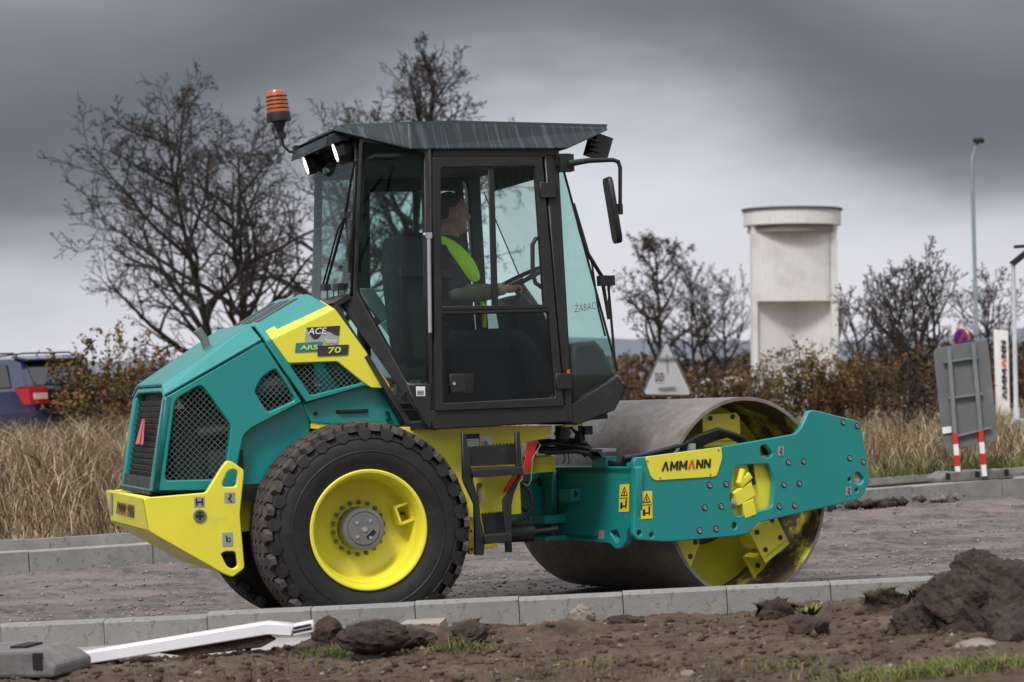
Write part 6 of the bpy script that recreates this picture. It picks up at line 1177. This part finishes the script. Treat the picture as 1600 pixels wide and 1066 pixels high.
# local x forward, rear bumper at x = 0
SEC = [(0.02, .34, .72, .82, .62, .76), (.05, .30, .92, .87, .80, .80), (.14, .28, .99, .89, .96, .84)]
bodyp = MB(); S2 = [(.00, .36, .70, .80), (.03, .30, .96, .86), (.12, .27, 1.0, .89), (.5, .22, 1.0, .905), (1.2, .20, .99, .905), (2.6, .20, .96, .905), (3.4, .20, .92, .90), (3.55, .22, .90, .89), (4.3, .24, .78, .83), (4.6, .30, .62, .70)]
V_, F_ = [], []
for x, zb, zt, w in S2:
    h = [(w*.93, zb), (w, zb+.18), (w, (zb+zt)/2+.08), (w*.975, zt-.04), (w*.94, zt)]; V_ += [(x, y, z) for y, z in h]+[(x, -y, z) for y, z in reversed(h)]
n_ = 10
for i in range(len(S2)-1):
    for k in range(n_): F_.append((i*n_+k, i*n_+(k+1) % n_, (i+1)*n_+(k+1) % n_, (i+1)*n_+k))
F_ += [tuple(range(n_)), tuple(range(len(V_)-1, len(V_)-n_-1, -1))]; bodyp.add(V_, F_); cbdy = obj('car_body', bodyp, 'car_blue', car, smooth=30)
G = [(.10, .99, .80), (.42, 1.40, .64), (.62, 1.455, .63), (1.5, 1.475, .64), (2.5, 1.44, .62), (2.75, 1.40, .60), (3.45, .93, .80)]
gh = MB(); V_, F_ = [], []
for x, zt, w in G: V_ += [(x, .86, .955 if x > .2 else .97), (x, w, zt-.03), (x, w-.12, zt), (x, -w+.12, zt), (x, -w, zt-.03), (x, -.86, .955 if x > .2 else .97)]
for i in range(len(G)-1):
    for k in range(5): F_.append((i*6+k, i*6+k+1, (i+1)*6+k+1, (i+1)*6+k))
F_ += [tuple(range(6)), tuple(range(len(V_)-1, len(V_)-7, -1))]; gh.add(V_, F_); obj('car_roof', gh, 'car_blue', car, smooth=30)
def quad(nm, pts, m, par): mb = MB(); mb.add(pts, [tuple(range(len(pts)))]); o_ = obj(nm, mb, m, par); md = o_.modifiers.new('s', 'SOLIDIFY'); md.thickness = .012; md.offset = 0; return o_
quad('rear_window', [(.125, -.66, 1.03), (.125, .66, 1.03), (.395, .55, 1.375), (.395, -.55, 1.375)], 'car_glass', car)
for s in (-1, 1):
    def sw_(x, z): k_ = (z-.955)/.48; return (x, s*(.872+(.655-.872)*k_), z)
    quad('side_window', [sw_(.42, 1.02), sw_(.95, 1.0), sw_(.95, 1.36), sw_(.66, 1.36)], 'car_glass', car); quad('side_window', [sw_(1.05, 1.0), sw_(1.85, .985), sw_(1.85, 1.375), sw_(1.05, 1.37)], 'car_glass', car); quad('side_window', [sw_(1.93, .985), sw_(2.95, .98), sw_(2.55, 1.36), sw_(1.93, 1.37)], 'car_glass', car)
    mb = MB(); mb.add([(.0, s*.52, .76), (.0, s*.87, .76), (.10, s*.905, .76), (.27, s*.915, 1.0), (.12, s*.905, 1.02), (.05, s*.86, 1.02), (.03, s*.52, 1.0)], [(0, 1, 5, 6), (1, 2, 3, 4, 5)]); tl_ = obj('tail_lamp', mb, 'tail_red', car); md = tl_.modifiers.new('s', 'SOLIDIFY'); md.thickness = .03; md.offset = 0
    mb = MB(); mb.add([(-.012, s*.54, .83), (-.012, s*.80, .83), (-.006, s*.80, .92), (-.004, s*.54, .92)], [(0, 1, 2, 3)]); o_ = obj('reversing_lamp', mb, 'tail_clear', tl_); md = o_.modifiers.new('s', 'SOLIDIFY'); md.thickness = .02
    mb = MB(); mb.tube([(.55, s*.57, 1.46), (.62, s*.57, 1.51), (1.6, s*.58, 1.535), (2.5, s*.56, 1.49), (2.56, s*.56, 1.44)], .014, 6); obj('roof_rail', mb, 'black_plastic', car)
    for xw in (.85, 3.55): mb = MB(); mb.lathe([(.72, .20), (.72, .31), (.86, .315), (.90, .30), (.905, .215), (.88, .20), (.87, .0)], (xw, 0, .315), (0, s, 0), 28); wo = obj('car_wheel', mb, 'rubber', car, smooth=40); mb = MB(); mb.lathe([(.895, .205), (.89, .0)], (xw, 0, .315), (0, s, 0), 10); obj('wheel_disc', mb, 'alloy', wo)
mb = MB(); mb.box((-.035, -.82, .36), (.10, .82, .56)); o_ = obj('bumper', mb, 'car_blue', car); md = o_.modifiers.new('b', 'BEVEL'); md.width = .03; md.segments = 2
mb = MB(); mb.box((.005, -.27, .74), (.03, .27, .86)); obj('number_plate_recess', mb, 'black_plastic', car)
mb = MB(); mb.tube([(.05, 0, 1.0), (.0, .02, 1.02), (-.0, .45, 1.04)], .012, 6); obj('rear_wiper', mb, 'black_plastic', car); mb = MB(); mb.tube([(.75, 0, 1.46), (.66, 0, 1.56)], [.012, .006], 6); obj('aerial', mb, 'black_plastic', car); mb = MB(); mb.add([(.30, -.60, 1.415), (.30, .60, 1.415), (.60, .62, 1.47), (.60, -.62, 1.47)], [(0, 1, 2, 3)]); o_ = obj('spoiler', mb, 'car_blue', car); md = o_.modifiers.new('s', 'SOLIDIFY'); md.thickness = .03

n = 2500; gx = rng.uniform(-8, -1, n); gt = .88+.25*np.abs(rng.normal(size=n)); R = .008+.02*rng.random(n)**2; o = scatter_rocks('white_gravel', np.stack([gx, yk(gx)+gt, verge_z(gx, gt)+R*.4], -1), R, 91, 'white', .7); tag(o, 'strip of white gravel between the far kerb and the dry grass', 'gravel', kind='stuff')
# rubble along the far kerb
for i, (px_, n_, l_) in enumerate(((1340, 60, 'rubble heap at the far kerb just beyond the front plate'), (1440, 40, 'rubble at the far kerb left of the rubber foot'), (1575, 70, 'rubble at the far kerb below the rubber foot'))):
    c = gz(px_, 800-(px_-1300)*.11, 0); rr_ = np.random.default_rng(70+i); P = np.stack([c.x+rr_.normal(size=n_)*.28, c.y+rr_.normal(size=n_)*.10, .02+.05*rr_.random(n_)], -1); o = scatter_rocks('rubble', P, .02+.055*rr_.random(n_)**2, 71+i, 'clod' if i != 1 else 'stone', .8); tag(o, l_, 'rubble', kind='stuff')
